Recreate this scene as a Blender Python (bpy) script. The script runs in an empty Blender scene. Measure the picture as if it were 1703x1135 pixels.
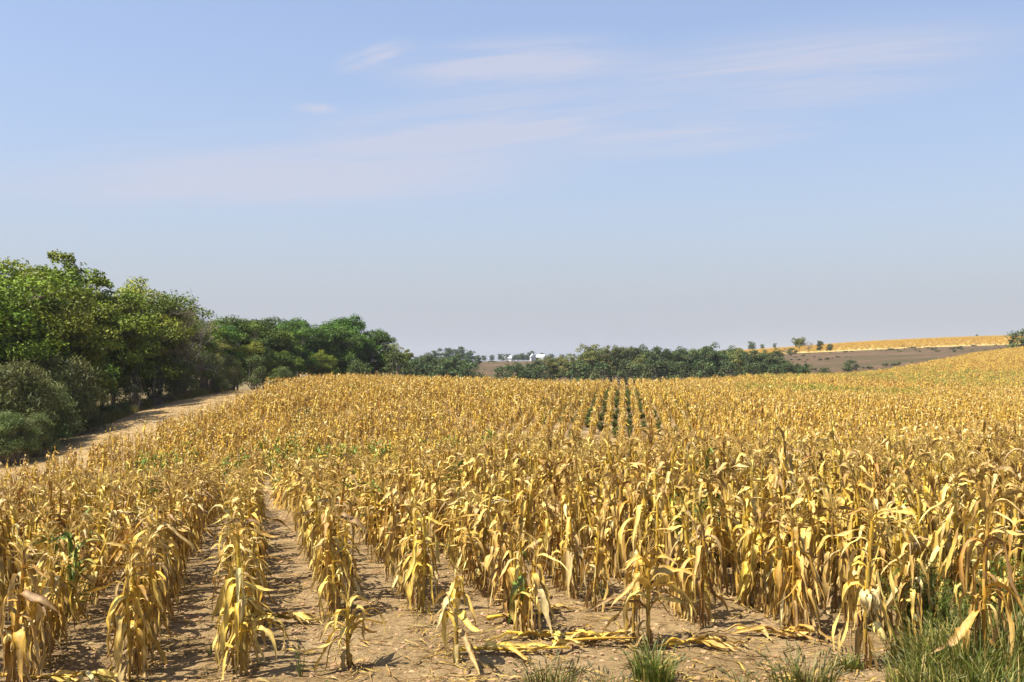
import bpy, math, random
import numpy as np
from mathutils import Vector, Euler, Matrix

scene = bpy.context.scene
C = scene.collection
R = math.radians
PI = math.pi

# ------------------------------------------------------------------ camera
F = 1700.0                       # focal length in pixels of the 1703 px wide photograph
EYE = 2.5
cam_d = bpy.data.cameras.new('camera')
cam_d.sensor_width = 36.0
cam_d.lens = 36.0 * F / 1703.0
cam_d.clip_start = 0.1
cam_d.clip_end = 20000
cam = bpy.data.objects.new('camera', cam_d)
cam.location = (0, 0, EYE)
cam.rotation_euler = (R(90) + math.atan(32.5 / F), 0, 0)
C.objects.link(cam)
scene.camera = cam

# ------------------------------------------------------------------ light
SUN_EL = R(60)
SUN_AZ = math.atan2(-0.92, -0.40)            # compass-like: x = sin, y = cos
toward = Vector((math.sin(SUN_AZ) * math.cos(SUN_EL), math.cos(SUN_AZ) * math.cos(SUN_EL), math.sin(SUN_EL)))
sun_d = bpy.data.lights.new('sun', 'SUN')
sun_d.energy = 5.0
sun_d.angle = R(0.5)
sun_d.color = (1.0, 0.95, 0.86)
sun = bpy.data.objects.new('sun', sun_d)
sun.rotation_euler = toward.to_track_quat('Z', 'Y').to_euler()
sun.location = (-30, -10, 60)
C.objects.link(sun)

world = bpy.data.worlds.new('World')
scene.world = world
world.use_nodes = True
nt = world.node_tree
nt.nodes.clear()


def N(tree, typ, **kw):
    n = tree.nodes.new(typ)
    for k, v in kw.items():
        if k.startswith('i_'):
            n.inputs[k[2:].replace('_', ' ')].default_value = v
        else:
            setattr(n, k, v)
    return n


def math_node(tree, op, a, b=None, clamp=False):
    n = tree.nodes.new('ShaderNodeMath')
    n.operation = op
    n.use_clamp = clamp
    for i, v in enumerate((a, b)):
        if v is None:
            continue
        if isinstance(v, (int, float)):
            n.inputs[i].default_value = v
        else:
            tree.links.new(v, n.inputs[i])
    return n.outputs[0]


sky = N(nt, 'ShaderNodeTexSky', sky_type='NISHITA', sun_disc=False, sun_elevation=SUN_EL,
        sun_rotation=SUN_AZ, altitude=300, air_density=1.0, dust_density=2.2, ozone_density=1.6)
tc = N(nt, 'ShaderNodeTexCoord')
sep = N(nt, 'ShaderNodeSeparateXYZ')
nt.links.new(tc.outputs['Generated'], sep.inputs[0])
# high thin cloud layer: directions projected to a level sheet overhead (x/z, y/z)
zc = math_node(nt, 'MAXIMUM', sep.outputs['Z'], 0.03)
cx = math_node(nt, 'DIVIDE', sep.outputs['X'], zc)
cy = math_node(nt, 'DIVIDE', sep.outputs['Y'], zc)
comb = N(nt, 'ShaderNodeCombineXYZ')
nt.links.new(cx, comb.inputs[0])
nt.links.new(cy, comb.inputs[1])
CLOUD_SOCKET = None


def wisp(px0, py0, px1, py1, wid, seed, amount, thresh=0.42, stretch=5.0):
    """a streak of thin cloud running between two sky directions, on the level sheet overhead"""
    def to_sheet(px, py):
        el = 600 - py
        return ((px - 851.5) / el, F / el)
    ax, ay = to_sheet(px0, py0)
    bx, by = to_sheet(px1, py1)
    L = math.hypot(bx - ax, by - ay)
    ang = math.atan2(by - ay, bx - ax)
    mp = N(nt, 'ShaderNodeMapping', vector_type='TEXTURE')
    mp.inputs['Location'].default_value = ((ax + bx) / 2, (ay + by) / 2, 0)
    mp.inputs['Rotation'].default_value = (0, 0, ang)
    mp.inputs['Scale'].default_value = (L / 2, wid, 1)
    nt.links.new(comb.outputs[0], mp.inputs[0])
    s = N(nt, 'ShaderNodeSeparateXYZ')
    nt.links.new(mp.outputs[0], s.inputs[0])
    # elliptical falloff
    ln = N(nt, 'ShaderNodeVectorMath', operation='LENGTH')
    nt.links.new(mp.outputs[0], ln.inputs[0])
    fall = N(nt, 'ShaderNodeMapRange', interpolation_type='SMOOTHSTEP')
    fall.inputs['From Min'].default_value = 1.15
    fall.inputs['From Max'].default_value = 0.1
    nt.links.new(ln.outputs['Value'], fall.inputs['Value'])
    mp2 = N(nt, 'ShaderNodeMapping', vector_type='TEXTURE')
    mp2.inputs['Location'].default_value = (seed * 3.7, seed * 1.9, 0)
    mp2.inputs['Rotation'].default_value = (0, 0, ang + 0.12)
    mp2.inputs['Scale'].default_value = (wid * stretch, wid * 1.15, 1)
    nt.links.new(comb.outputs[0], mp2.inputs[0])
    nz = N(nt, 'ShaderNodeTexNoise', noise_dimensions='3D')
    nz.inputs['Scale'].default_value = 1.6
    nz.inputs['Detail'].default_value = 7
    nz.inputs['Roughness'].default_value = 0.62
    nz.inputs['Distortion'].default_value = 0.5
    nt.links.new(mp2.outputs[0], nz.inputs['Vector'])
    r = N(nt, 'ShaderNodeMapRange', interpolation_type='SMOOTHSTEP')
    r.inputs['From Min'].default_value = thresh - 0.12
    r.inputs['From Max'].default_value = thresh + 0.26
    nt.links.new(nz.outputs[0], r.inputs['Value'])
    return math_node(nt, 'MULTIPLY', math_node(nt, 'MULTIPLY', fall.outputs[0], r.outputs[0]), amount * 1.08)


wisps = [
    wisp(560, 122, 690, 60, 0.10, 1.0, 0.9, 0.40),
    wisp(620, 135, 1110, 76, 0.34, 2.3, 1.0, 0.38),
    wisp(540, 255, 1150, 148, 0.60, 3.1, 1.0, 0.38),
    wisp(980, 165, 1780, 66, 0.62, 4.4, 1.1, 0.38),
    wisp(60, 340, 1050, 235, 1.25, 5.2, 0.9, 0.38),
    wisp(900, 255, 1420, 200, 0.50, 6.6, 0.7, 0.42),
    wisp(490, 185, 560, 172, 0.12, 7.7, 0.7, 0.38),
    wisp(-600, 330, 300, 300, 1.2, 9.1, 0.3, 0.42),
]
tot = wisps[0]
for w in wisps[1:]:
    tot = math_node(nt, 'ADD', tot, w)
tot = math_node(nt, 'MINIMUM', tot, 0.72)
mixc = N(nt, 'ShaderNodeMix', data_type='RGBA')
CLOUD_COL = (2.72, 2.80, 3.36, 1)
nt.links.new(tot, mixc.inputs['Factor'])
# thin veil of dust and moisture, thicker along the low lines of sight
veil = math_node(nt, 'SUBTRACT', 1.0, math_node(nt, 'POWER', 2.71828, math_node(nt, 'DIVIDE', -0.15, math_node(nt, 'MAXIMUM', sep.outputs['Z'], 0.004))))
mixv = N(nt, 'ShaderNodeMix', data_type='RGBA')
nt.links.new(veil, mixv.inputs['Factor'])
tint = N(nt, 'ShaderNodeMix', data_type='RGBA', blend_type='MULTIPLY')
tint.inputs['Factor'].default_value = 1.0
tint.inputs['B'].default_value = (.78, .87, 1.0, 1)
nt.links.new(sky.outputs[0], tint.inputs['A'])
nt.links.new(tint.outputs['Result'], mixv.inputs['A'])
mixv.inputs['B'].default_value = (2.32, 2.44, 2.70, 1)
nt.links.new(mixv.outputs['Result'], mixc.inputs['A'])
mixc.inputs['B'].default_value = CLOUD_COL
bg = N(nt, 'ShaderNodeBackground')
bg.inputs['Strength'].default_value = 0.104
nt.links.new(mixc.outputs['Result'], bg.inputs['Color'])
wo = N(nt, 'ShaderNodeOutputWorld')
nt.links.new(bg.outputs[0], wo.inputs['Surface'])

scene.view_settings.view_transform = 'Standard'
scene.view_settings.look = 'None'
scene.view_settings.gamma = 1.0
scene.view_settings.exposure = 1.16
scene.cycles.max_bounces = 6
scene.cycles.diffuse_bounces = 3
scene.cycles.glossy_bounces = 2
scene.cycles.transmission_bounces = 3
scene.cycles.transparent_max_bounces = 4
scene.cycles.volume_bounces = 1

# ------------------------------------------------------------------ helpers


def set_props(o, label=None, cat=None, group=None, kind=None):
    if label: o['label'] = label
    if cat: o['category'] = cat
    if group: o['group'] = group
    if kind: o['kind'] = kind
    return o


class MB:
    """collects vertices, faces and one colour per vertex, then links them as one mesh"""
    def __init__(self):
        self.v, self.f, self.c, self.n = [], [], [], 0

    def add(self, verts, faces, col):
        verts = np.asarray(verts, dtype=np.float32).reshape(-1, 3)
        col = np.asarray(col, dtype=np.float32)
        if col.ndim == 1:
            col = np.tile(col[:3], (len(verts), 1))
        self.v.append(verts)
        self.c.append(col[:, :3])
        for fa in faces:
            self.f.append(tuple(i + self.n for i in fa))
        self.n += len(verts)

    def add_quads(self, q, col):
        """q: (n,4,3) loose quads, col (n,3)"""
        n = len(q)
        self.v.append(q.reshape(-1, 3).astype(np.float32))
        self.c.append(np.repeat(col, 4, axis=0).astype(np.float32))
        idx = (np.arange(n * 4) + self.n).reshape(n, 4)
        self.f.extend(map(tuple, idx.tolist()))
        self.n += n * 4

    def join(self, other, M=None):
        if other.n == 0:
            return
        v = np.concatenate(other.v)
        if M is not None:
            A = np.array(M)
            v = v @ A[:3, :3].T + A[:3, 3]
        self.v.append(v.astype(np.float32))
        self.c.append(np.concatenate(other.c))
        self.f.extend(tuple(i + self.n for i in fa) for fa in other.f)
        self.n += other.n

    def mesh(self, name, mat, smooth=False):
        me = bpy.data.meshes.new(name)
        v = np.concatenate(self.v)
        me.from_pydata(v.tolist(), [], self.f)
        a = me.attributes.new('Col', 'FLOAT_COLOR', 'POINT')
        c4 = np.ones((len(v), 4), np.float32)
        c4[:, :3] = np.concatenate(self.c)
        a.data.foreach_set('color', c4.ravel())
        if mat:
            me.materials.append(mat)
        if smooth:
            me.polygons.foreach_set('use_smooth', [True] * len(me.polygons))
        me.update()
        return me


def link(name, me, parent=None):
    o = bpy.data.objects.new(name, me)
    C.objects.link(o)
    if parent:
        o.parent = parent
    return o


def empty(name, loc, label, cat, group=None, rz=0.0, sc=1.0):
    o = bpy.data.objects.new(name, None)
    o.empty_display_size = 0.2
    C.objects.link(o)
    o.location = loc
    o.rotation_euler = (0, 0, rz)
    o.scale = (sc, sc, sc) if not hasattr(sc, '__len__') else sc
    return set_props(o, label, cat, group)


def tube(path, rad, sides=6, cap=True):
    """tapered tube along a list of points"""
    path = np.asarray(path, float)
    n = len(path)
    T = np.gradient(path, axis=0)
    T /= np.linalg.norm(T, axis=1)[:, None] + 1e-9
    up = np.array([0.31, 0.17, 1.0]) if abs(T[0][2]) < 0.8 else np.array([1.0, 0.2, 0.1])
    vs, fs = [], []
    for i in range(n):
        s = np.cross(T[i], up); s /= np.linalg.norm(s) + 1e-9
        b = np.cross(T[i], s)
        up = np.cross(s, T[i]) if abs(T[0][2]) < 0.8 else up
        for k in range(sides):
            a = 2 * PI * k / sides
            vs.append(path[i] + rad[i] * (math.cos(a) * s + math.sin(a) * b))
    for i in range(n - 1):
        for k in range(sides):
            k2 = (k + 1) % sides
            fs.append((i * sides + k, i * sides + k2, (i + 1) * sides + k2, (i + 1) * sides + k))
    if cap:
        fs.append(tuple(range(sides - 1, -1, -1)))
        fs.append(tuple((n - 1) * sides + k for k in range(sides)))
    return np.array(vs), fs


# ------------------------------------------------------------------ terrain height
# control heights (sideways slope u = X / Y, distance Y, ground height)
CP = []
for u in (-.85, -.5, -.3, -.1, .1, .3, .5, .85):
    CP += [(u, 3, 0), (u, 5.5, 0), (u, 8.5, 0)]
for d, row in {
    14: [(-.85, -.5), (-.5, -.3), (-.3, -.12), (-.1, -.04), (.1, 0), (.3, 0), (.5, 0), (.85, 0)],
    25: [(-.85, -2.4), (-.5, -1.85), (-.3, -1.3), (-.1, -.85), (.1, -.8), (.3, -.7), (.5, -.55), (.85, -.5)],
    42: [(-.85, -4.2), (-.5, -3.5), (-.38, -3.15), (-.3, -3.0), (-.1, -2.55), (.1, -2.2), (.3, -1.8), (.5, -1.35), (.85, -1.1)],
    51: [(-.85, -4.0), (-.5, -3.2), (-.38, -2.75), (-.3, -2.55), (-.1, -2.15), (.1, -1.8), (.3, -1.5), (.5, -1.3), (.85, -1.1)],
    65: [(-.85, -3.7), (-.5, -2.9), (-.4, -2.3), (-.3, -1.9), (-.1, -1.2), (.1, -1.0), (.3, -1.0), (.5, -1.2), (.85, -1.0)],
    80: [(-.85, -3.6), (-.5, -2.9), (-.36, -1.6), (-.277, -1.05), (-.148, -.3), (0, -.45), (.1, -.6), (.3, -1.0), (.5, -1.2), (.85, -.8)],
    97: [(-.85, -3), (-.4, -1.8), (-.277, -.65), (-.148, .05), (0, -.45), (.1, -.55), (.24, -.95), (.4, -1.45), (.55, -1.5), (.85, -1.0)],
    115: [(-.85, -2.5), (-.4, -1.6), (-.277, -.9), (-.148, -.5), (0, -1.0), (.1, -.95), (.24, -.95), (.4, -1.45), (.55, -1.4), (.85, -.6)],
    140: [(-.85, -2), (-.3, -1.5), (-.15, -1.8), (0, -2.2), (.1, -1.9), (.24, -.75), (.4, -1.15), (.55, -.9), (.85, 0)],
    190: [(-.85, -1.5), (-.3, -2), (-.15, -2.5), (0, -3), (.1, -2.8), (.24, -1.7), (.36, -.45), (.45, .8), (.55, 1.3), (.85, 3)],
    250: [(-.85, -1), (-.3, -2), (-.1, -3), (.1, -3), (.24, -2.5), (.36, -.4), (.45, 2.9), (.55, 4.9), (.85, 8)],
    285: [(.36, 0.2), (.45, 3.5), (.5, 5.1), (.6, 6.8)],
    340: [(-.85, 0), (-.3, -1.5), (-.1, -2.5), (0, -2.2), (.24, -1.0), (.32, 1.2), (.45, 4.0), (.55, 5.5), (.85, 10)],
    460: [(-.85, 1), (-.3, -1), (-.1, -.5), (0, 1.1), (.24, 4.4), (.32, 6.4), (.45, 8.6), (.6, 10.5), (.85, 13)],
    600: [(-.85, 2), (-.3, 0), (-.1, 1), (0, 1.5), (.24, 8.0), (.32, 11.3), (.45, 15.0), (.55, 16.5), (.85, 20)],
    740: [(-.85, 2), (-.3, 1), (-.1, 1.5), (0, 1.8), (.258, 9.6), (.32, 13.6), (.45, 18.2), (.55, 20.3), (.85, 24)],
    1050: [(-.85, 2), (-.3, 1), (0, 1.8), (.24, 7), (.45, 14), (.85, 18)],
    1700: [(-.85, 1), (-.3, 1), (0, 1.5), (.24, 3), (.5, 6), (.85, 6)],
    3600: [(-.85, 1), (-.3, 1), (0, 1), (.24, 1), (.5, 1), (.85, 1)],
}.items():
    CP += [(u, d, z) for u, z in row]
CP = np.array(CP, float)


def _feat(u, d):
    return np.stack([u * 2.2, np.log(d)], axis=-1)


def _phi(r2):
    return np.where(r2 > 1e-12, 0.5 * r2 * np.log(np.maximum(r2, 1e-12)), 0.0)


_P = _feat(CP[:, 0], CP[:, 1])
_A = _phi(((_P[:, None] - _P[None]) ** 2).sum(-1)) + np.eye(len(_P)) * 0.004
_n = len(_P)
_M = np.zeros((_n + 3, _n + 3))
_M[:_n, :_n] = _A
_M[:_n, _n] = 1
_M[:_n, _n + 1:] = _P
_M[_n, :_n] = 1
_M[_n + 1:, :_n] = _P.T
_W = np.linalg.solve(_M, np.concatenate([CP[:, 2], np.zeros(3)]))


def ground_z(X, Y):
    X = np.atleast_1d(np.asarray(X, float)); Y = np.atleast_1d(np.asarray(Y, float))
    d = np.maximum(Y, 3.0)
    u = np.clip(X / d, -.85, .85)
    Q = _feat(u, np.clip(d, 3, 3600))
    out = np.empty(len(Q))
    for i in range(0, len(Q), 20000):
        q = Q[i:i + 20000]
        r2 = ((q[:, None] - _P[None]) ** 2).sum(-1)
        out[i:i + 20000] = _phi(r2) @ _W[:_n] + _W[_n] + q @ _W[_n + 1:]
    return out


def gz(x, y):
    return float(ground_z([x], [y])[0])


def at(px, d):
    """world x,y at distance d along the sight line of photograph column px"""
    return (px - 851.5) / F * d, d


_rg = np.random.RandomState(5)
_T = _rg.rand(64, 64)


def vnoise(x, y):
    """smooth value noise 0..1"""
    x = np.asarray(x, float); y = np.asarray(y, float)
    xi = np.floor(x).astype(int); yi = np.floor(y).astype(int)
    fx = x - xi; fy = y - yi
    fx = fx * fx * (3 - 2 * fx); fy = fy * fy * (3 - 2 * fy)
    t = lambda a, b: _T[a % 64, b % 64]
    return (t(xi, yi) * (1 - fx) + t(xi + 1, yi) * fx) * (1 - fy) + (t(xi, yi + 1) * (1 - fx) + t(xi + 1, yi + 1) * fx) * fy


def left_edge(Y):
    """x of the corn's left edge along the dirt strip"""
    return np.interp(Y, [0, 8, 20, 30, 44, 57, 70, 79, 90, 110, 140], [-15, -16, -20.5, -24.2, -25.2, -24.0, -23.2, -22.7, -22.5, -22.8, -23.2])


def far_edge(u):
    """distance at which the near corn field ends, by direction"""
    return np.interp(u, [-.4, -.15, .1, .2, .24, .30, .355, .40, .45, .50, .6], [122, 122, 122, 134, 150, 168, 186, 232, 262, 292, 330])


# ------------------------------------------------------------------ materials


def new_mat(name):
    m = bpy.data.materials.new(name)
    m.use_nodes = True
    m.node_tree.nodes.clear()
    return m, m.node_tree


def leaf_material(name, trans=0.3, rough=0.55, spec=0.3, noise_scale=14.0, vary=0.35, hue=0.02, streak=(1, 1, 1)):
    m, t = new_mat(name)
    L = t.links.new
    at_ = N(t, 'ShaderNodeAttribute', attribute_name='Col')
    oi = N(t, 'ShaderNodeObjectInfo')
    tcn = N(t, 'ShaderNodeTexCoord')
    mp = N(t, 'ShaderNodeMapping')
    mp.inputs['Scale'].default_value = streak
    L(tcn.outputs['Object'], mp.inputs[0])
    nz = N(t, 'ShaderNodeTexNoise')
    nz.inputs['Scale'].default_value = noise_scale
    nz.inputs['Detail'].default_value = 4
    nz.inputs['Roughness'].default_value = 0.65
    L(mp.outputs[0], nz.inputs['Vector'])
    mr = N(t, 'ShaderNodeMapRange')
    mr.inputs['From Min'].default_value = 0.3
    mr.inputs['From Max'].default_value = 0.7
    mr.inputs['To Min'].default_value = 1 - vary
    mr.inputs['To Max'].default_value = 1 + vary
    L(nz.outputs[0], mr.inputs['Value'])
    mr2 = N(t, 'ShaderNodeMapRange')
    mr2.inputs['To Min'].default_value = 0.84
    mr2.inputs['To Max'].default_value = 1.14
    L(oi.outputs['Random'], mr2.inputs['Value'])
    hs = N(t, 'ShaderNodeHueSaturation')
    mh = N(t, 'ShaderNodeMapRange')
    mh.inputs['To Min'].default_value = 0.5 - hue
    mh.inputs['To Max'].default_value = 0.5 + hue
    L(oi.outputs['Random'], mh.inputs['Value'])
    L(mh.outputs[0], hs.inputs['Hue'])
    L(math_node(t, 'MULTIPLY', mr.outputs[0], mr2.outputs[0]), hs.inputs['Value'])
    L(at_.outputs['Color'], hs.inputs['Color'])
    p = N(t, 'ShaderNodeBsdfPrincipled')
    p.inputs['Roughness'].default_value = rough
    p.inputs['Specular IOR Level'].default_value = spec
    L(hs.outputs[0], p.inputs['Base Color'])
    tr = N(t, 'ShaderNodeBsdfTranslucent')
    L(hs.outputs[0], tr.inputs['Color'])
    mx = N(t, 'ShaderNodeMixShader')
    mx.inputs[0].default_value = trans
    L(p.outputs[0], mx.inputs[1]); L(tr.outputs[0], mx.inputs[2])
    o = N(t, 'ShaderNodeOutputMaterial')
    L(mx.outputs[0], o.inputs['Surface'])
    return m


def solid_material(name, rough=0.8, spec=0.2, noise_scale=6.0, vary=0.25, bump=0.0, streak=(1, 1, 1)):
    m, t = new_mat(name)
    L = t.links.new
    at_ = N(t, 'ShaderNodeAttribute', attribute_name='Col')
    tcn = N(t, 'ShaderNodeTexCoord')
    mp = N(t, 'ShaderNodeMapping')
    mp.inputs['Scale'].default_value = streak
    L(tcn.outputs['Object'], mp.inputs[0])
    nz = N(t, 'ShaderNodeTexNoise')
    nz.inputs['Scale'].default_value = noise_scale
    nz.inputs['Detail'].default_value = 5
    L(mp.outputs[0], nz.inputs['Vector'])
    mr = N(t, 'ShaderNodeMapRange')
    mr.inputs['From Min'].default_value = 0.3
    mr.inputs['From Max'].default_value = 0.7
    mr.inputs['To Min'].default_value = 1 - vary
    mr.inputs['To Max'].default_value = 1 + vary
    L(nz.outputs[0], mr.inputs['Value'])
    hs = N(t, 'ShaderNodeHueSaturation')
    L(mr.outputs[0], hs.inputs['Value'])
    L(at_.outputs['Color'], hs.inputs['Color'])
    p = N(t, 'ShaderNodeBsdfPrincipled')
    p.inputs['Roughness'].default_value = rough
    p.inputs['Specular IOR Level'].default_value = spec
    L(hs.outputs[0], p.inputs['Base Color'])
    if bump:
        b = N(t, 'ShaderNodeBump')
        b.inputs['Strength'].default_value = bump
        b.inputs['Distance'].default_value = 0.02
        L(nz.outputs[0], b.inputs['Height'])
        L(b.outputs[0], p.inputs['Normal'])
    o = N(t, 'ShaderNodeOutputMaterial')
    L(p.outputs[0], o.inputs['Surface'])
    return m


M_CORN = leaf_material('dry_corn', trans=0.10, rough=0.55, spec=0.22, noise_scale=9.0, vary=0.34, hue=0.012, streak=(3, 3, 0.6))
M_LEAF = leaf_material('tree_leaf', trans=0.16, rough=0.5, spec=0.16, noise_scale=0.9, vary=0.30, hue=0.018)
M_WEED = leaf_material('weed_leaf', trans=0.3, rough=0.55, spec=0.3, noise_scale=6.0, vary=0.25, hue=0.02)
M_BARK = solid_material('bark', rough=0.9, spec=0.1, noise_scale=5.0, vary=0.35, bump=0.5, streak=(3, 3, 0.6))
M_CLOD = solid_material('clod', rough=0.95, spec=0.05, noise_scale=8.0, vary=0.2)
M_PAINT = solid_material('farm_paint', rough=0.5, spec=0.3, noise_scale=0.6, vary=0.08)


def ground_material():
    m, t = new_mat('ground')
    L = t.links.new
    geo = N(t, 'ShaderNodeNewGeometry')
    zone = N(t, 'ShaderNodeAttribute', attribute_name='Zone')   # r pasture, g dry stubble, b short grass
    sp = N(t, 'ShaderNodeSeparateColor')
    L(zone.outputs['Color'], sp.inputs[0])

    def noise(scale, detail=6, rough=0.6, vec=None, dist=0.0):
        n = N(t, 'ShaderNodeTexNoise')
        n.inputs['Scale'].default_value = scale
        n.inputs['Detail'].default_value = detail
        n.inputs['Roughness'].default_value = rough
        n.inputs['Distortion'].default_value = dist
        L(vec or geo.outputs['Position'], n.inputs['Vector'])
        return n.outputs[0]

    def ramp(fac, cols):
        r = N(t, 'ShaderNodeValToRGB')
        e = r.color_ramp.elements
        while len(e) > 2:
            e.remove(e[-1])
        for i, (p, c) in enumerate(cols):
            if i < 2:
                e[i].position = p; e[i].color = (*c, 1)
            else:
                k = e.new(p); k.color = (*c, 1)
        L(fac, r.inputs[0])
        return r.outputs[0]

    def mix(f, a, b):
        x = N(t, 'ShaderNodeMix', data_type='RGBA')
        L(f, x.inputs['Factor'])
        L(a, x.inputs['A']); L(b, x.inputs['B'])
        return x.outputs['Result']

    soil = ramp(noise(0.9, 8, 0.62), [(0.3, (.23, .150, .064)), (0.52, (.32, .215, .100)), (0.72, (.40, .285, .148))])
    fine = ramp(noise(16, 6, 0.7), [(0.36, (.36, .33, .30)), (0.48, (1, 1, 1)), (0.75, (1.15, 1.15, 1.12))])
    mul = N(t, 'ShaderNodeMix', data_type='RGBA', blend_type='MULTIPLY')
    mul.inputs['Factor'].default_value = 0.75
    L(soil, mul.inputs['A']); L(fine, mul.inputs['B'])
    soil = mul.outputs['Result']
    past = ramp(noise(0.035, 8, 0.6), [(0.36, (.060, .056, .022)), (0.5, (.095, .062, .034)), (0.66, (.125, .080, .045))])
    past2 = ramp(noise(0.4, 5, 0.7), [(0.32, (.55, .58, .5)), (0.55, (1, 1, 1))])
    mul2 = N(t, 'ShaderNodeMix', data_type='RGBA', blend_type='MULTIPLY')
    mul2.inputs['Factor'].default_value = 0.8
    L(past, mul2.inputs['A']); L(past2, mul2.inputs['B'])
    stub = ramp(noise(0.06, 8, 0.65), [(0.3, (.39, .27, .085)), (0.6, (.46, .33, .12))])
    gras = ramp(noise(1.2, 6, 0.6), [(0.35, (.10, .085, .035)), (0.62, (.22, .155, .075))])
    c = mix(sp.outputs[0], soil, mul2.outputs['Result'])
    c = mix(sp.outputs[1], c, stub)
    c = mix(sp.outputs[2], c, gras)
    p = N(t, 'ShaderNodeBsdfPrincipled')
    p.inputs['Roughness'].default_value = 0.95
    p.inputs['Specular IOR Level'].default_value = 0.1
    L(c, p.inputs['Base Color'])
    h = math_node(t, 'ADD', math_node(t, 'MULTIPLY', noise(5.0, 8, 0.65, None, 0.4), 1.0), math_node(t, 'MULTIPLY', noise(30, 6, 0.7), 0.45))
    b = N(t, 'ShaderNodeBump')
    b.inputs['Strength'].default_value = 0.9
    b.inputs['Distance'].default_value = 0.13
    L(h, b.inputs['Height'])
    L(b.outputs[0], p.inputs['Normal'])
    o = N(t, 'ShaderNodeOutputMaterial')
    L(p.outputs[0], o.inputs['Surface'])
    return m


M_GROUND = ground_material()

# ------------------------------------------------------------------ ground sheet


def sstep(a, b, x):
    t = np.clip((x - a) / (b - a), 0, 1)
    return t * t * (3 - 2 * t)


def build_ground():
    ys = [-60, -40, -25, -12, -4, 1.5]
    y = 3.0
    while y < 2400:
        ys.append(y)
        y += max(0.11, 0.0125 * y)
    ys.append(2400)
    ys = np.array(ys)
    nc = 281
    s = np.linspace(-1, 1, nc)
    s = np.sign(s) * (0.72 * np.abs(s) + 0.28 * np.abs(s) ** 3)
    X = s[None, :] * (26 + 0.95 * np.maximum(ys, 0))[:, None]
    Y = np.repeat(ys[:, None], nc, 1)
    Xf, Yf = X.ravel(), Y.ravel()
    Z = ground_z(Xf, Yf)
    near = np.clip((30 - Yf) / 15, 0, 1)
    Z += near * ((vnoise(Xf * 3.1, Yf * 3.1) - .5) * .035 + (vnoise(Xf * 9 + 7, Yf * 9) - .5) * .016)
    nr = len(ys)
    i = np.arange(nr - 1)[:, None] * nc + np.arange(nc - 1)[None, :]
    faces = np.stack([i, i + 1, i + nc + 1, i + nc], -1).reshape(-1, 4)
    me = bpy.data.meshes.new('ground')
    me.from_pydata(np.stack([Xf, Yf, Z], -1).tolist(), [], faces.tolist())
    u = Xf / np.maximum(Yf, 3)
    wob = (vnoise(Xf * .03, Yf * .03) - .5) * 16 + (vnoise(Xf * .15, Yf * .15) - .5) * 4
    past = sstep(-6, 6, Yf + wob * .4 - far_edge(u) - 2)
    low = np.interp(u, [.2, .24, .317, .476, .6], [560, 480, 468, 475, 480])
    stub = sstep(-5, 5, Yf + wob * .35 - low) * sstep(.18, .22, u)
    gras = sstep(-1.2, 1.2, (-30.4 + wob * .12) - Xf) * (Yf > 20) * (Yf < 320)
    col = np.zeros((len(Xf), 4), np.float32)
    col[:, 0], col[:, 1], col[:, 2], col[:, 3] = past, stub, gras, 1
    a = me.attributes.new('Zone', 'FLOAT_COLOR', 'POINT')
    a.data.foreach_set('color', col.ravel())
    me.polygons.foreach_set('use_smooth', [True] * len(me.polygons))
    me.materials.append(M_GROUND)
    o = link('ground', me)
    set_props(o, 'bare tan soil of the corn field running out to brown pasture and far hills', 'ground', kind='structure')


build_ground()

# ------------------------------------------------------------------ corn plants
GOLD = np.array((.530, .318, .027)); STRAW = np.array((.600, .410, .080)); PALE = np.array((.66, .52, .22))
BROWN = np.array((.165, .083, .024)); TAN = np.array((.36, .230, .078)); DEEP = np.array((.390, .198, .014))
GREEN = np.array((.070, .130, .014)); GREEN2 = np.array((.20, .26, .05))


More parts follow.
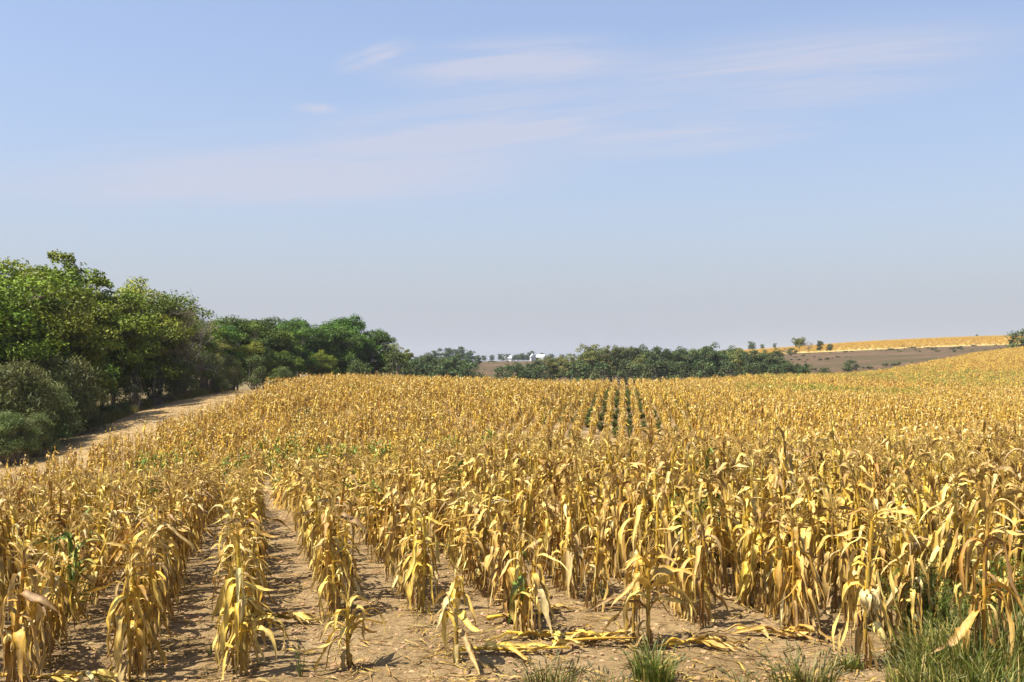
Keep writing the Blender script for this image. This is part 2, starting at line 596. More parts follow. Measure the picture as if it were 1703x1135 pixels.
def leaf_ribbon(mb, rng, base, az, elev, L, W, nseg, wide, col, col_tip, droop=1.0, fold=0.5, kink=None, twist=None, end=-88.0, ripple=0.12):
    """a strap leaf: rises from the stalk, bends over (often sharply) and hangs; wide = verts across"""
    kink = rng.uniform(.08, .38) if kink is None else kink
    kw = rng.uniform(.10, .30)
    tw = rng.uniform(-1.6, 1.6) if twist is None else twist
    azd = rng.uniform(-.7, .7)
    wj = 1 + rng.uniform(-.24, .24, nseg + 1)
    cj = 1 + .30 * (rng.rand(nseg + 1) - .5) * (1 if wide == 3 else .5)
    spot = rng.uniform(.3, 1.2)
    p = np.array(base, float)
    vs, cs = [], []
    ds = L / nseg
    ph = rng.uniform(0, 6.28, 4)
    side_prev = None
    for i in range(nseg + 1):
        s = i / nseg
        t = min(1, max(0, (s - kink + kw) / (2 * kw)))
        t = t * t * (3 - 2 * t)
        th = elev + (math.radians(end) - elev) * t * droop + 0.34 * math.sin(6.5 * s + ph[0]) * s
        a = az + azd * s * s + 0.25 * math.sin(4 * s + ph[1]) * s
        T = np.array((math.cos(th) * math.cos(a), math.cos(th) * math.sin(a), math.sin(th)))
        if i:
            p = p + T * ds
            if p[2] < .012:
                p[2] = .012 + rng.uniform(0, .02)
        side = np.array((-math.sin(a), math.cos(a), 0.0))
        nrm = np.cross(T, side)
        roll = tw * s + 0.3 * math.sin(6 * s + ph[2])
        sd = side * math.cos(roll) + nrm * math.sin(roll)
        nn = np.cross(T, sd)
        w = W * min(1.0, .42 + 3.2 * s) * max(0.04, 1 - s ** 2.4) ** .75 * (1 + .12 * math.sin(9 * s + ph[3]))
        w *= wj[i]
        c = (col * (1 - s) + col_tip * s) * cj[i]
        if abs(s - spot) < .10:
            c = c * .5 + BROWN * .4
        if wide == 2:
            vs += [p - sd * w * .5, p + sd * w * .5]
            cs += [c, c]
        else:
            fa = fold * (0.55 + .75 * s)
            e1 = ripple * w * math.sin(17 * s + ph[0] * 2); e2 = ripple * w * math.sin(15 * s + ph[1] * 2)
            cf, sf = math.cos(fa), math.sin(fa)
            vs += [p - sd * w * .5 * cf + nn * (w * .5 * sf + e1), p, p + sd * w * .5 * cf + nn * (w * .5 * sf + e2)]
            cs += [c * rng.uniform(.8, 1.05), c * .55 + PALE * .30 * (1 if c[0] > c[1] else .3) + c * .15, c * rng.uniform(.85, 1.15)]
    k = wide
    fs = []
    for i in range(nseg):
        for j in range(k - 1):
            fs.append((i * k + j, i * k + j + 1, (i + 1) * k + j + 1, (i + 1) * k + j))
    mb.add(vs, fs, np.array(cs))


def pick_leaf_colour(rng, frac, green):
    if green and rng.rand() < green * (0.5 + .6 * frac):
        c = GREEN * rng.uniform(.8, 1.3) + GREEN2 * rng.uniform(0, .35)
        return c, (c * .5 + GOLD * .5 if rng.rand() < .5 else c * 1.1)
    r = rng.rand()
    if frac < .3:
        c = BROWN * .45 + TAN * .55 if r < .65 else DEEP
    else:
        c = GOLD if r < .42 else (STRAW if r < .66 else (DEEP if r < .84 else (TAN if r < .91 else (BROWN * 1.3 if r < .96 else PALE * .95))))
    c = c * rng.uniform(.72, 1.18)
    r = rng.rand()
    tip = c * .45 + (TAN if r < .45 else (PALE if r < .72 else BROWN)) * .55
    return c, tip


def corn_parts(seed, H=1.25, lod=0, green=0.0, ears=None, stunted=False, big=1.0):
    """returns {part: MB} of one corn plant of stalk height H standing at the origin"""
    rng = np.random.RandomState(seed)
    out = {k: MB() for k in ('stalk', 'foliage', 'tassel')}
    lean = rng.uniform(-.05, .05, 2)
    bend = rng.uniform(-.04, .04, 2)
    nodes = 11 if lod == 0 else 7
    zs = np.linspace(0, H, nodes)
    path = np.stack([lean[0] * zs + bend[0] * np.sin(zs * 3), lean[1] * zs + bend[1] * np.sin(zs * 3 + 1), zs], -1)
    if lod < 2:
        pth, rad, cols = [], [], []
        r0 = .0125 * (1 if not stunted else .8)
        for i in range(nodes):
            r = r0 * (1 - .62 * i / (nodes - 1))
            if lod == 0 and i > 0:
                pth.append(path[i] - np.array((0, 0, .012))); rad.append(r * 1.0)
                pth.append(path[i]); rad.append(r * 1.28)
            else:
                pth.append(path[i]); rad.append(r)
        v, f = tube(pth, rad, 7 if lod == 0 else 3, cap=False)
        sc = np.array([(BROWN * 1.25 * (1 - min(1, q[2] / (.35 * H))) + (GOLD * .6 + TAN * .35) * min(1, q[2] / (.35 * H))) for q in v])
        if green > .4:
            sc = sc * .5 + GREEN2 * .5
        out['stalk'].add(v, f, sc)
    # leaves, in two opposite ranks
    rank = rng.uniform(0, PI)
    nl = {0: 20, 1: 10, 2: 6}[lod]
    if stunted:
        nl = 15
    for i in range(nl):
        fr = (i + .6) / nl
        z = H * (.10 + .88 * fr)
        k = np.interp(z, zs, np.arange(nodes)); k0 = int(min(nodes - 2, math.floor(k)))
        b = path[k0] + (path[k0 + 1] - path[k0]) * (k - k0)
        az = rank + PI * (i % 2) + rng.uniform(-.7, .7)
        c, tip = pick_leaf_colour(rng, fr, green)
        size = (.62 + .75 * math.sin(PI * min(1, fr * .95 + .08))) * (1.25 if stunted else 1)
        Lh = rng.uniform(.36, .60) * size * big * (H / 1.25) ** .6
        W = rng.uniform(.042, .072) * (.75 + .35 * size) * big
        if fr < .32:                                   # old lower leaves hang against the stalk, shrivelled
            el, W, kink = R(rng.uniform(10, 50)), W * .62, rng.uniform(.02, .12)
            end = rng.uniform(-90, -70)
        elif fr > .86:                                 # flag leaves stay up, some fold over
            el, kink = R(rng.uniform(55, 82)), rng.uniform(.25, .75)
            end = rng.uniform(-88, 10)
        else:
            el, kink = R(rng.uniform(52, 86)), rng.uniform(.04, .30)
            end = rng.uniform(-93, -72) if rng.rand() < (.94 if fr < .55 else .84) else rng.uniform(-60, 0)
            W *= rng.uniform(.8, 1.25)
        if stunted and fr > .3:
            el, kink, end = R(rng.uniform(40, 75)), rng.uniform(.15, .5), rng.uniform(-85, 0)
        if green > .4:
            end = rng.uniform(-60, 10); kink = rng.uniform(.3, .6); el = R(rng.uniform(55, 78))
        if lod == 0:
            leaf_ribbon(out['foliage'], rng, b, az, el, Lh, W, 12, 3, c, tip, fold=rng.uniform(.25, 1.05), kink=kink, end=end)
            if rng.rand() < .55 and fr > .12:          # torn strip beside the blade
                leaf_ribbon(out['foliage'], rng, b, az + rng.uniform(-.5, .5), el * .9, Lh * rng.uniform(.5, .95), W * .3, 8, 2, tip, tip * .9, kink=kink * .8, end=end)
            if fr > .12:                               # sheath wrapped round the stalk below the blade
                sh = rng.uniform(.09, .16)
                aa = az + np.linspace(-1.9, 1.9, 6)
                rr = .0135 + .003 * rng.rand()
                vv, cc = [], []
                for hh in (0, .5, 1):
                    for a in aa:
                        flare = 1 + .22 * hh * hh
                        vv.append(b + np.array((math.cos(a) * rr * flare, math.sin(a) * rr * flare, -sh * (1 - hh) + .01)))
                        cc.append(c * (.8 + .2 * hh) * .7 + STRAW * .25)
                out['foliage'].add(vv, [(r * 6 + q, r * 6 + q + 1, r * 6 + q + 7, r * 6 + q + 6) for r in range(2) for q in range(5)], np.array(cc))
        else:
            leaf_ribbon(out['foliage'], rng, b, az, el, Lh * 1.12, W * (1.55 if lod == 1 else 1.7), 5 if lod == 1 else 3, 2, c, tip, kink=kink, end=end)
    # tassel
    top = path[-1]
    tcol = TAN * .55 + STRAW * .45
    if not stunted or rng.rand() < .7:
        nb = {0: 9, 1: 4, 2: 2}[lod]
        TL = rng.uniform(.14, .20) * big
        for i in range(nb):
            az = rng.uniform(0, 2 * PI)
            el = R(88) if i == 0 else R(rng.uniform(25, 76))
            Ls = TL * (1.15 if i == 0 else rng.uniform(.6, .95))
            b = top + np.array((0, 0, .0 if i == 0 else rng.uniform(0, .06)))
            pts = [b]
            e = el
            n = 6 if lod == 0 else 2
            for k in range(n):
                e -= rng.uniform(.02, .14) * (1 if i else .15) * (6 / n) * .6
                pts.append(pts[-1] + np.array((math.cos(e) * math.cos(az), math.cos(e) * math.sin(az), math.sin(e))) * Ls / n)
            pts = np.array(pts)
            if lod == 0:
                v, f = tube(pts, [.0021] * (n) + [.0012], 3, cap=False)
                out['tassel'].add(v, f, tcol * rng.uniform(.8, 1.15))
                for k in range(26):                    # spikelets
                    s = rng.uniform(.12, 1); q = s * n; q0 = min(n - 1, int(q))
                    o = pts[q0] + (pts[q0 + 1] - pts[q0]) * (q - q0)
                    dr = pts[q0 + 1] - pts[q0]; dr = dr / np.linalg.norm(dr)
                    rd = rng.normal(size=3); rd -= dr * rd.dot(dr); rd /= np.linalg.norm(rd)
                    sd = np.cross(dr, rd) * .0026
                    tipp = o + (dr * .85 + rd * .55) * .014
                    mid = (o + tipp) / 2
                    out['tassel'].add([o, mid - sd, tipp, mid + sd], [(0, 1, 2, 3)], tcol * rng.uniform(.7, 1.25))
            else:
                sd = np.array((-math.sin(az + 1), math.cos(az + 1), 0)) * (.006 if lod == 1 else .012)
                vs = []
                for q in pts:
                    vs += [q - sd, q + sd]
                out['tassel'].add(vs, [(2 * k, 2 * k + 1, 2 * k + 3, 2 * k + 2) for k in range(n)], tcol * rng.uniform(.8, 1.15))
    # ears
    if lod == 0:
        ne = (0 if rng.rand() < .45 else 1) if ears is None else ears
        for i in range(ne):
            z = H * rng.uniform(.36, .52)
            az = rank + rng.uniform(-.4, .4) + PI * i
            out['ear' if i == 0 else 'ear_%d' % i] = ear_mesh(rng, np.array((lean[0] * z, lean[1] * z, z)), az, down=rng.rand() < .6)
    return out


def ear_mesh(rng, base, az, down=True, L=None, pale=1.0, fat=1.0, loose=5):
    """husked ear on a short shank, with loose husk leaves"""
    mb = MB()
    L = L or rng.uniform(.13, .18)
    el = R(rng.uniform(-75, -50)) if down else R(rng.uniform(48, 72))
    d0 = np.array((math.cos(az), math.sin(az), .2)); d0 /= np.linalg.norm(d0)
    ax = np.array((math.cos(el) * math.cos(az), math.cos(el) * math.sin(az), math.sin(el)))
    p0 = base + d0 * .045 + np.array((0, 0, .03 if down else 0))
    v, f = tube([base, base + d0 * .02 + np.array((0, 0, .01)), p0], [.008, .009, .010], 6, cap=False)
    mb.add(v, f, STRAW * .8)
    prof = [(t_, r_ * fat) for t_, r_ in [(0, .010), (.06, .020), (.2, .0275), (.45, .029), (.7, .024), (.88, .015), (1.0, .005)]]
    v, f = tube([p0 + ax * L * t for t, r in prof], [r for t, r in prof], 12)
    # ridged husk
    for i in range(len(v)):
        k = i % 12
        v[i] = v[i] + (v[i] - (p0 + ax * L * prof[i // 12][0])) * (.10 if k % 3 == 0 else -.02)
    cc = np.array([(PALE * .75 + STRAW * .3) * (1.0 if (i % 12) % 3 else .82) * pale for i in range(len(v))])
    mb.add(v, f, cc)
    for k in range(loose):
        a = az + rng.uniform(-1.6, 1.6)
        leaf_ribbon(mb, rng, p0 + ax * L * rng.uniform(.0, .35) + np.array((math.cos(a), math.sin(a), 0)) * .022, a, el + rng.uniform(-.1, .5), rng.uniform(.07, .15), .026, 6, 3,
                    PALE * .7 + STRAW * .25, STRAW, fold=.5, kink=.4, end=-85)
    # silk
    for k in range(6):
        e = p0 + ax * L
        q = e + ax * .03 + rng.normal(size=3) * .012
        sd = rng.normal(size=3) * .0015
        mb.add([e - sd, e + sd, q + sd, q - sd], [(0, 1, 2, 3)], BROWN * .6)
    return mb


NVAR = 22
corn_protos = []
for k in range(NVAR):
    pr = corn_parts(100 + k, H=1.18 + .02 * (k % 4), lod=0)
    corn_protos.append(pr)
stunted_protos = [corn_parts(300 + k, H=.62, lod=0, stunted=True, ears=0) for k in range(3)]
green_protos = [corn_parts(350 + k, H=1.15, lod=0, green=.85, ears=0) for k in range(2)]
half_green_protos = [corn_parts(360 + k, H=1.2, lod=0, green=.3, ears=0) for k in range(2)]
special_ear = corn_parts(403, H=1.22, lod=0, ears=0)
_r = np.random.RandomState(9)
special_ear['ear'] = ear_mesh(_r, np.array((-.01, -.012, .68)), R(-80), True, L=.22, pale=1.0, fat=1.12, loose=7)
for _z, _a, _l in ((.46, .1, .62), (.40, -.25, .55), (.50, .35, .48), (.22, PI - .2, .45)):
    leaf_ribbon(special_ear['foliage'], _r, np.array((0, 0, _z)), _a, R(20), _l, .062, 14, 3, GOLD, TAN, fold=.6, kink=.52, end=-88)
white_husk = corn_parts(407, H=1.24, lod=0, ears=0)
white_husk['ear'] = ear_mesh(_r, np.array((0, -.012, .62)), R(-100), True, L=.17, pale=1.1, fat=1.0, loose=9)
for _k in range(11):
    _a = R(-95) + _r.uniform(-1.9, 1.9)
    leaf_ribbon(white_husk['ear'], _r, np.array((math.cos(_a) * .02, -.02 + math.sin(_a) * .02, .60 + _r.uniform(0, .03))), _a, R(45), _r.uniform(.17, .27), .055, 10, 3, PALE * 1.12, PALE * .9, fold=.7, kink=.3, end=-90)
white_husk['ear_1'] = ear_mesh(_r, np.array((.03, -.012, .36)), R(-40), True, L=.17, pale=.95, fat=1.0, loose=5)
tall_plant = corn_parts(411, H=1.24, lod=0, ears=0)
leaf_ribbon(tall_plant['foliage'], _r, np.array((0, 0, .50)), R(200), R(-8), .52, .085, 14, 3, GOLD, TAN, fold=.5, kink=.15, end=-40)
leaf_ribbon(tall_plant['foliage'], _r, np.array((0, 0, .50)), R(-20), R(5), .34, .05, 12, 3, STRAW, TAN, fold=.5, kink=.25, end=-60)
leaf_ribbon(tall_plant['foliage'], _r, np.array((0, 0, 1.02)), R(160), R(60), .60, .07, 14, 3, STRAW, GOLD, fold=.4, kink=.3, end=-80)
for _z, _a, _l in ((.38, .1, .62), (.30, .5, .40), (.35, PI + .3, .42), (.48, -.4, .35)):
    leaf_ribbon(stunted_protos[0]['foliage'], _r, np.array((0, 0, _z)), _a, R(50), _l, .055, 14, 3, GOLD * .9, TAN, fold=.6, kink=.5, end=-75)


def part_meshes(pr, name):
    return {k.split('_')[0]: None for k in pr} and [(k if not k.startswith('ear') else 'ear', mb.mesh(name + '_' + k, M_CORN, smooth=True)) for k, mb in pr.items() if mb.n]


ALL_PARTS = {}
for nm, lst in (('dry', corn_protos), ('stunted', stunted_protos), ('green', green_protos), ('half', half_green_protos), ('eared', [special_ear, white_husk, tall_plant])):
    for i, pr in enumerate(lst):
        ALL_PARTS[(nm, i)] = part_meshes(pr, 'corn_%s_%d' % (nm, i))


def merged(pr):
    mb = MB()
    for x in pr.values():
        mb.join(x)
    return mb


# library of whole plants for the mass of the field (one mesh each), kept out of the scene itself
lib = bpy.data.collections.new('corn_library')
LIB = {}


def lib_add(key, mb):
    me = mb.mesh('corn_mass_%02d' % len(LIB), M_CORN, smooth=False)
    o = bpy.data.objects.new('corn_mass_%02d' % len(LIB), me)
    lib.objects.link(o)
    LIB[key] = len(LIB)


for k in range(NVAR):
    lib_add(('hi', k), merged(corn_protos[k]))
for k in range(2):
    lib_add(('higreen', k), merged(green_protos[k]))
for k in range(12):
    lib_add(('mid', k), merged(corn_parts(500 + k, H=1.18 + .02 * (k % 4), lod=1)))
for k in range(3):
    lib_add(('midgreen', k), merged(corn_parts(540 + k, H=1.15, lod=1, green=.85)))


def row_segment(seed, green=0.0, gap=0.2, n=8):
    rng = np.random.RandomState(seed)
    mb = MB()
    for i in range(n):
        pm = merged(corn_parts(seed * 31 + i, H=rng.uniform(1.05, 1.28), lod=2, green=green))
        Mx = Matrix.Translation((rng.uniform(-.05, .05), (i - n / 2 + .5) * gap + rng.uniform(-.05, .05), 0)) @ Matrix.Rotation(rng.uniform(0, 6.28), 4, 'Z')
        mb.join(pm, Mx)
    return mb


for k in range(6):
    lib_add(('far', k), row_segment(700 + k))
for k in range(3):
    lib_add(('fargreen', k), row_segment(740 + k, green=.8))

# --- where the plants of the field stand
rng = np.random.RandomState(11)
ROW_U = -0.248                                      # direction of the rows of the near block: dX/dY
near_rows = [(-1.80, 7.75), (-.97, 7.95), (-.14, 8.15), (.76, 8.35), (1.6, 8.5), (2.45, 9.2), (3.35, 8.9), (4.15, 9.35), (4.95, 8.35), (5.66, 8.0),
             (6.45, 8.6), (7.25, 8.9), (8.05, 9.0), (8.85, 9.2)]
near_rows += [(-2.63 - .83 * k, 7.6 + .1 * (k % 3)) for k in range(26)]
near_rows += [(9.68 + .83 * k, 9.2 + .1 * (k % 3)) for k in range(44)]
near_rows.sort()
VALLEY = 41.0                                       # the near block ends at the swale
pts = []      # (x, y, h, dist-rank, row)
for ri, (x0, ys) in enumerate(near_rows):
    y = ys
    first = True
    while y < VALLEY:
        x = x0 + ROW_U * y + rng.normal(0, .025)
        ok = True
        if not first and rng.rand() < .05:
            ok = False
        if x < left_edge(y) + .3 or abs(x / y) > .80:
            ok = False
        h = .90 + .16 * (vnoise(x * .35, y * .35) - .5) * 2 + rng.normal(0, .07)
        h *= np.interp(x0, [-8, -2, 0, 3, 4.4, 6.5, 12], [.86, .84, .82, .80, .98, 1.08, 1.05]) * np.interp(y, [8, 14, 24], [1.0, 1.0, 1.04])
        h = max(.45, h + rng.normal(0, .05))
        if not first and y < ys + 1.4:
            if abs(x0 - .76) < .01 and rng.rand() < .88: ok = False
            if abs(x0 - 1.6) < .01 and (rng.rand() < .5 or y < ys + .7): ok = False
            if abs(x0 - 2.45) < .01: h *= rng.uniform(.75, 1.0)
            if abs(x0 - 3.35) < .01 and rng.rand() < .45: ok = False
            if abs(x0 - 4.95) < .01 and y < ys + .85: ok = False
            if abs(x0 - 5.66) < .01 and y < ys + .8: ok = False
        if abs(x0 - 4.15) < .01 and y < 11.5 and rng.rand() < .35: ok = False
        if ok:
            pts.append((x, y, h, ri, first))
        first = False
        y += rng.uniform(.13, .235) if y < 20 else rng.uniform(.15, .34)
pts = np.array(pts)
vis = np.abs(pts[:, 0] / pts[:, 1]) < .53
order = np.argsort(np.where(vis, pts[:, 1], 1e9))
heroes = pts[order[:300]]
rest = pts[order[300:]]

ROW_END = {                                        # row start x0 -> (variant, height factor, rot, label)
    -2.63: (('half', 0), .84, .4, 'corn plant with a few green leaves at the left edge of the field front'),
    -1.80: (('dry', 3), .84, 1.2, 'corn plant with leaves trailing to the soil, ending the leftmost row in view'),
    -.97: (('dry', 5), .76, 2.2, 'bushy drooping corn plant ending the row just left of the upright eared plant'),
    -.14: (('eared', 0), .88, 0.0, 'upright corn plant with a pale husked ear hanging low, alone between two bare soil lanes'),
    .76: (('stunted', 0), .85, 0.0, 'knee high stunted corn plant with one long leaf arching right, bare soil around it'),
    1.6: (('stunted', 1), 1.15, 2.6, 'short ragged corn plant standing beside the fallen stalks at the row end'),
    2.45: (('dry', 7), .70, 4.2, 'thin bare stalked corn plant ending the row behind the fallen stalks'),
    3.35: (('stunted', 2), 1.25, 5.0, 'short corn plant with a wide drooping leaf above the green grass tuft'),
    4.15: (('dry', 9), .84, 1.0, 'dry corn plant ending the row left of the plant with the white bent husk'),
    4.95: (('eared', 1), 1.0, 0.0, 'corn plant with a big white bent husk low down, beside the tall grass'),
    5.66: (('eared', 2), 1.14, 0.0, 'tallest corn plant at right, in green grass, one long leaf pointing down left'),
    6.45: (('dry', 2), 1.12, .9, 'dry corn plant rising from the grass in the bottom right corner'),
}
ROWNAME = {}
GROUP = 'corn plants in the near rows'
pool = [('dry', k) for k in range(NVAR)]


def place_corn(key, x, y, s, rz, label, tilt=(0, 0)):
    t = empty('corn_plant', (x, y, gz(x, y) - .01), label, 'corn plant', GROUP)
    t.rotation_euler = (tilt[0], tilt[1], rz)
    t.scale = (min(1.08, .38 + .58 * s),) * 2 + (s,)
    for nm, me in ALL_PARTS[key]:
        link(nm, me, t)
    return t


row_x = [r[0] for r in near_rows]
ordinal = ['first', 'second', 'third', 'fourth', 'fifth', 'sixth', 'seventh', 'eighth', 'ninth', 'tenth', 'eleventh', 'twelfth', 'thirteenth', 'fourteenth', 'fifteenth']
BEHIND = {
    -2.63: 'golden corn plant crowded left of the leftmost row whose end plant is in view',
    -1.80: 'golden corn plant in the row behind the leftmost row end plant',
    -.97: 'golden drooping corn plant lining the left side of the left bare soil lane',
    -.14: 'golden corn plant in the row directly behind the lone upright eared plant',
    .76: 'golden corn plant in the row behind the knee high stunted plant, between two soil lanes',
    1.6: 'dry corn plant in the row behind the short ragged plant by the fallen stalks',
    2.45: 'dry corn plant in the row behind the thin bare stalked end plant',
    3.35: 'dry corn plant in the row leading back from the green grass tuft',
    4.15: 'dry corn plant in the row left of the one with the white bent husk',
    4.95: 'dry corn plant in the row behind the plant with the white bent husk',
    5.66: 'dry corn plant in the row behind the tallest plant at right',
    6.45: 'dry corn plant in the row behind the grass in the bottom right corner',
}
for (x, y, h, ri, first) in heroes:
    x0 = row_x[int(ri)]
    if first and x0 in ROW_END:
        key, s, rz, lab = ROW_END[x0]
        place_corn(key, x, y, s, rz, lab)
        continue
    key = pool[rng.randint(len(pool))]
    if rng.rand() < .035:
        key = ('half', rng.randint(2))
    lab = BEHIND.get(x0)
    if lab is None:
        lab = 'golden corn plant among the crowded rows at the left edge of the picture' if x0 < 0 else 'dry corn plant among the crowded rows at the right edge of the picture'
    if x0 == -1.8 and 9.2 < y < 9.9:
        key = ('green', rng.randint(2))
        lab = 'corn plant still half green standing in the leftmost row'
    place_corn(key, x, y, h, rng.uniform(0, 2 * PI), lab, tuple(rng.normal(0, .06 if rng.rand() > .06 else .28, 2)))

# --- the mass of the field
P_, I_, S_, Rt_ = [], [], [], []


def put(x, y, idx, s, rz, tilt=.05, z=None):
    S_.append((s[0], s[0], s[1]) if isinstance(s, tuple) else (.35 + .6 * s, .35 + .6 * s, s))
    P_.append((x, y)); I_.append(idx); Rt_.append((rng.normal(0, tilt), rng.normal(0, tilt), rz))


def green_band(x, y):
    """still green plants along the wet swale"""
    u = x / y
    g = 0.0
    if 33 < y < 42 and -.40 < u < .02:
        g = .55 * (vnoise(x * .45, y * .3) > .5)
    return g


for (x, y, h, ri, first) in rest:
    if y < 24:
        k = LIB[('hi', rng.randint(NVAR))]
        if rng.rand() < .012: k = LIB[('higreen', rng.randint(2))]
    else:
        k = LIB[('mid', rng.randint(12))]
        if rng.rand() < max(green_band(x, y), .006): k = LIB[('midgreen', rng.randint(3))]
    put(x, y, k, h, rng.uniform(0, 2 * PI))

# hill block: rows run up the far slope
HILL_U = 0.108
xr = np.arange(-60, 110, .80)
for x0 in xr:
    y = VALLEY + 1.2 + rng.uniform(-.4, .4)
    while y < 118:
        x = x0 + HILL_U * y
        u = x / y
        if -.60 < u < .66 and x > left_edge(y) + rng.uniform(0, .8) and y < far_edge(u):
            bare = (vnoise(x * 1.3 + 9, y * .8) < .33)
            if rng.rand() > .04 and not (bare and rng.rand() < .6):
                h = .86 + .12 * (vnoise(x * .2 + 3, y * .2) - .5) * 2 + .16 * (vnoise(x * .9 + 3, y * .5) - .5) * 2 + rng.normal(0, .07)
                if y < VALLEY + 2.2: h *= .85
                if x < left_edge(y) + 3.0:
                    h *= rng.uniform(.5, .95)
                    if rng.rand() < .35: y += .3; continue
                g = .004
                if 90 < y < 118 and .22 < u < .40: g = .8 * (vnoise(x * .12, y * .15) > .40)
                if y < 51 and -.38 < u < .02: g = .65 * (vnoise(x * .5, y * .2) > .42) * min(1, (51.5 - y) / 4); h *= 1 + .22 * (g > 0)
                k = LIB[('midgreen', rng.randint(3))] if rng.rand() < g else LIB[('mid', rng.randint(12))]
                put(x + rng.normal(0, .03), y, k, (h * (.68 if .03 < u < .25 else .78), h), rng.uniform(0, 2 * PI))
        y += rng.uniform(.16, .34)
# beyond the hill, and the rising field at the right: row segments
for x0 in np.arange(-60, 230, .82):
    y = 118.0 + rng.uniform(0, 1)
    while y < 330:
        x = x0 + .13 * y
        u = x / y
        if -.24 < u < .64 and y < far_edge(u):
            g = .02
            if 118 < y < 168 and .24 < u < .52: g = .55 * (vnoise(x * .07, y * .09) > .36)
            if 176 < y < 196 and .36 < u < .43: g = .5
            thin = .55 if (180 < y < 200 and .36 < u < .42) else 0
            if rng.rand() > thin * (int(x0 / .82) % 2):
                k = LIB[('fargreen', rng.randint(3))] if rng.rand() < g else LIB[('far', rng.randint(6))]
                put(x, y, k, 1.0 + rng.normal(0, .07), -.13 + PI * rng.randint(2), .02)
        y += 1.6
# distant ripe field along the skyline at the right
for y in np.arange(470, 775, 6.5):
    for x in np.arange(.2 * y, .62 * y, 1.9):
        u = x / y
        low = np.interp(u, [.2, .24, .317, .476, .6], [560, 480, 468, 475, 480])
        if y > low + 4:
            put(x + rng.uniform(-.9, .9), y + rng.uniform(-2, 2), LIB[('far', rng.randint(6))], 1.0 + rng.normal(0, .06), PI / 2 + rng.normal(0, .1), .02)


def scatter_object(name, P, idx, S, Rt, coll, sink=.01):
    P = np.array(P, float)
    z = ground_z(P[:, 0], P[:, 1]) - sink
    me = bpy.data.meshes.new(name)
    me.from_pydata(np.column_stack([P, z]).tolist(), [], [])
    n = len(P)
    a = me.attributes.new('pick', 'INT', 'POINT'); a.data.foreach_set('value', np.array(idx, np.int32))
    a = me.attributes.new('turn', 'FLOAT_VECTOR', 'POINT'); a.data.foreach_set('vector', np.array(Rt, np.float32).ravel())
    s = np.array(S, np.float32)
    s3 = s if s.ndim == 2 else np.stack([.3 + .7 * s, .3 + .7 * s, s], -1)
    a = me.attributes.new('grow', 'FLOAT_VECTOR', 'POINT'); a.data.foreach_set('vector', np.ascontiguousarray(s3, np.float32).ravel())
    o = link(name, me)
    g = bpy.data.node_groups.new(name, 'GeometryNodeTree')
    g.interface.new_socket('Geometry', in_out='INPUT', socket_type='NodeSocketGeometry')
    g.interface.new_socket('Geometry', in_out='OUTPUT', socket_type='NodeSocketGeometry')
    gi = g.nodes.new('NodeGroupInput'); go = g.nodes.new('NodeGroupOutput')
    ip = g.nodes.new('GeometryNodeInstanceOnPoints')
    ci = g.nodes.new('GeometryNodeCollectionInfo')
    ci.inputs['Collection'].default_value = coll
    ci.inputs['Separate Children'].default_value = True
    ci.inputs['Reset Children'].default_value = True
    ip.inputs['Pick Instance'].default_value = True

    def named(nm, typ):
        q = g.nodes.new('GeometryNodeInputNamedAttribute')
        q.data_type = typ
        q.inputs['Name'].default_value = nm
        return q.outputs['Attribute']
    g.links.new(gi.outputs[0], ip.inputs['Points'])
    g.links.new(ci.outputs[0], ip.inputs['Instance'])
    g.links.new(named('pick', 'INT'), ip.inputs['Instance Index'])
    g.links.new(named('turn', 'FLOAT_VECTOR'), ip.inputs['Rotation'])
    g.links.new(named('grow', 'FLOAT_VECTOR'), ip.inputs['Scale'])
    g.links.new(ip.outputs[0], go.inputs[0])
    md = o.modifiers.new('scatter', 'NODES')
    md.node_group = g
    return o


field = scatter_object('corn', P_, I_, S_, Rt_, lib)
set_props(field, 'mass of dry golden corn covering the field behind the front rows', 'corn', kind='stuff')
print('corn instances', len(P_))

# ------------------------------------------------------------------ trees


def leaf_cloud(mb, rng, centres, radii, nper, size, cols, flat=.8, slim=.6, upbias=.5, strip=False):
    """many small leaf blades spread through clumps"""
    for c, r, col in zip(centres, radii, cols):
        n = max(6, int(nper * r * r))
        d = rng.normal(size=(n, 3)); d /= np.linalg.norm(d, axis=1)[:, None]
        d[:, 2] = np.where(d[:, 2] < -.35, -d[:, 2] * .6, d[:, 2])
        rad = r * rng.uniform(.25, 1.08, n) ** .55
        p = c + d * rad[:, None] * np.array((1, 1, flat))
        nrm = d * .6 + rng.normal(size=(n, 3)) * .55 + np.array((0, 0, upbias))
        nrm /= np.linalg.norm(nrm, axis=1)[:, None]
        if strip:
            t = d * .5 + np.array((0, 0, .8)) + rng.normal(size=(n, 3)) * .35
        else:
            t = rng.normal(size=(n, 3)) + np.array((0, 0, -.25))
        t -= nrm * (t * nrm).sum(1)[:, None]
        t /= np.linalg.norm(t, axis=1)[:, None] + 1e-9
        b = np.cross(nrm, t)
        s = size * rng.uniform(.6, 1.35, n)[:, None]
        q = np.stack([p - t * s * .5, p + b * s * slim * .5 + nrm * s * .06, p + t * s * .5, p - b * s * slim * .5 + nrm * s * .06], 1)
        cc = col[None] * rng.uniform(.65, 1.35, n)[:, None]
        mb.add_quads(q, cc)


def branch_path(rng, a, b, n=5, sag=.12):
    a = np.array(a, float); b = np.array(b, float)
    t = np.linspace(0, 1, n)[:, None]
    L = np.linalg.norm(b - a)
    p = a + (b - a) * t
    off = rng.normal(size=3) * L * sag
    p += off * np.sin(t * PI) + np.array((0, 0, L * .08)) * np.sin(t * PI)
    return p


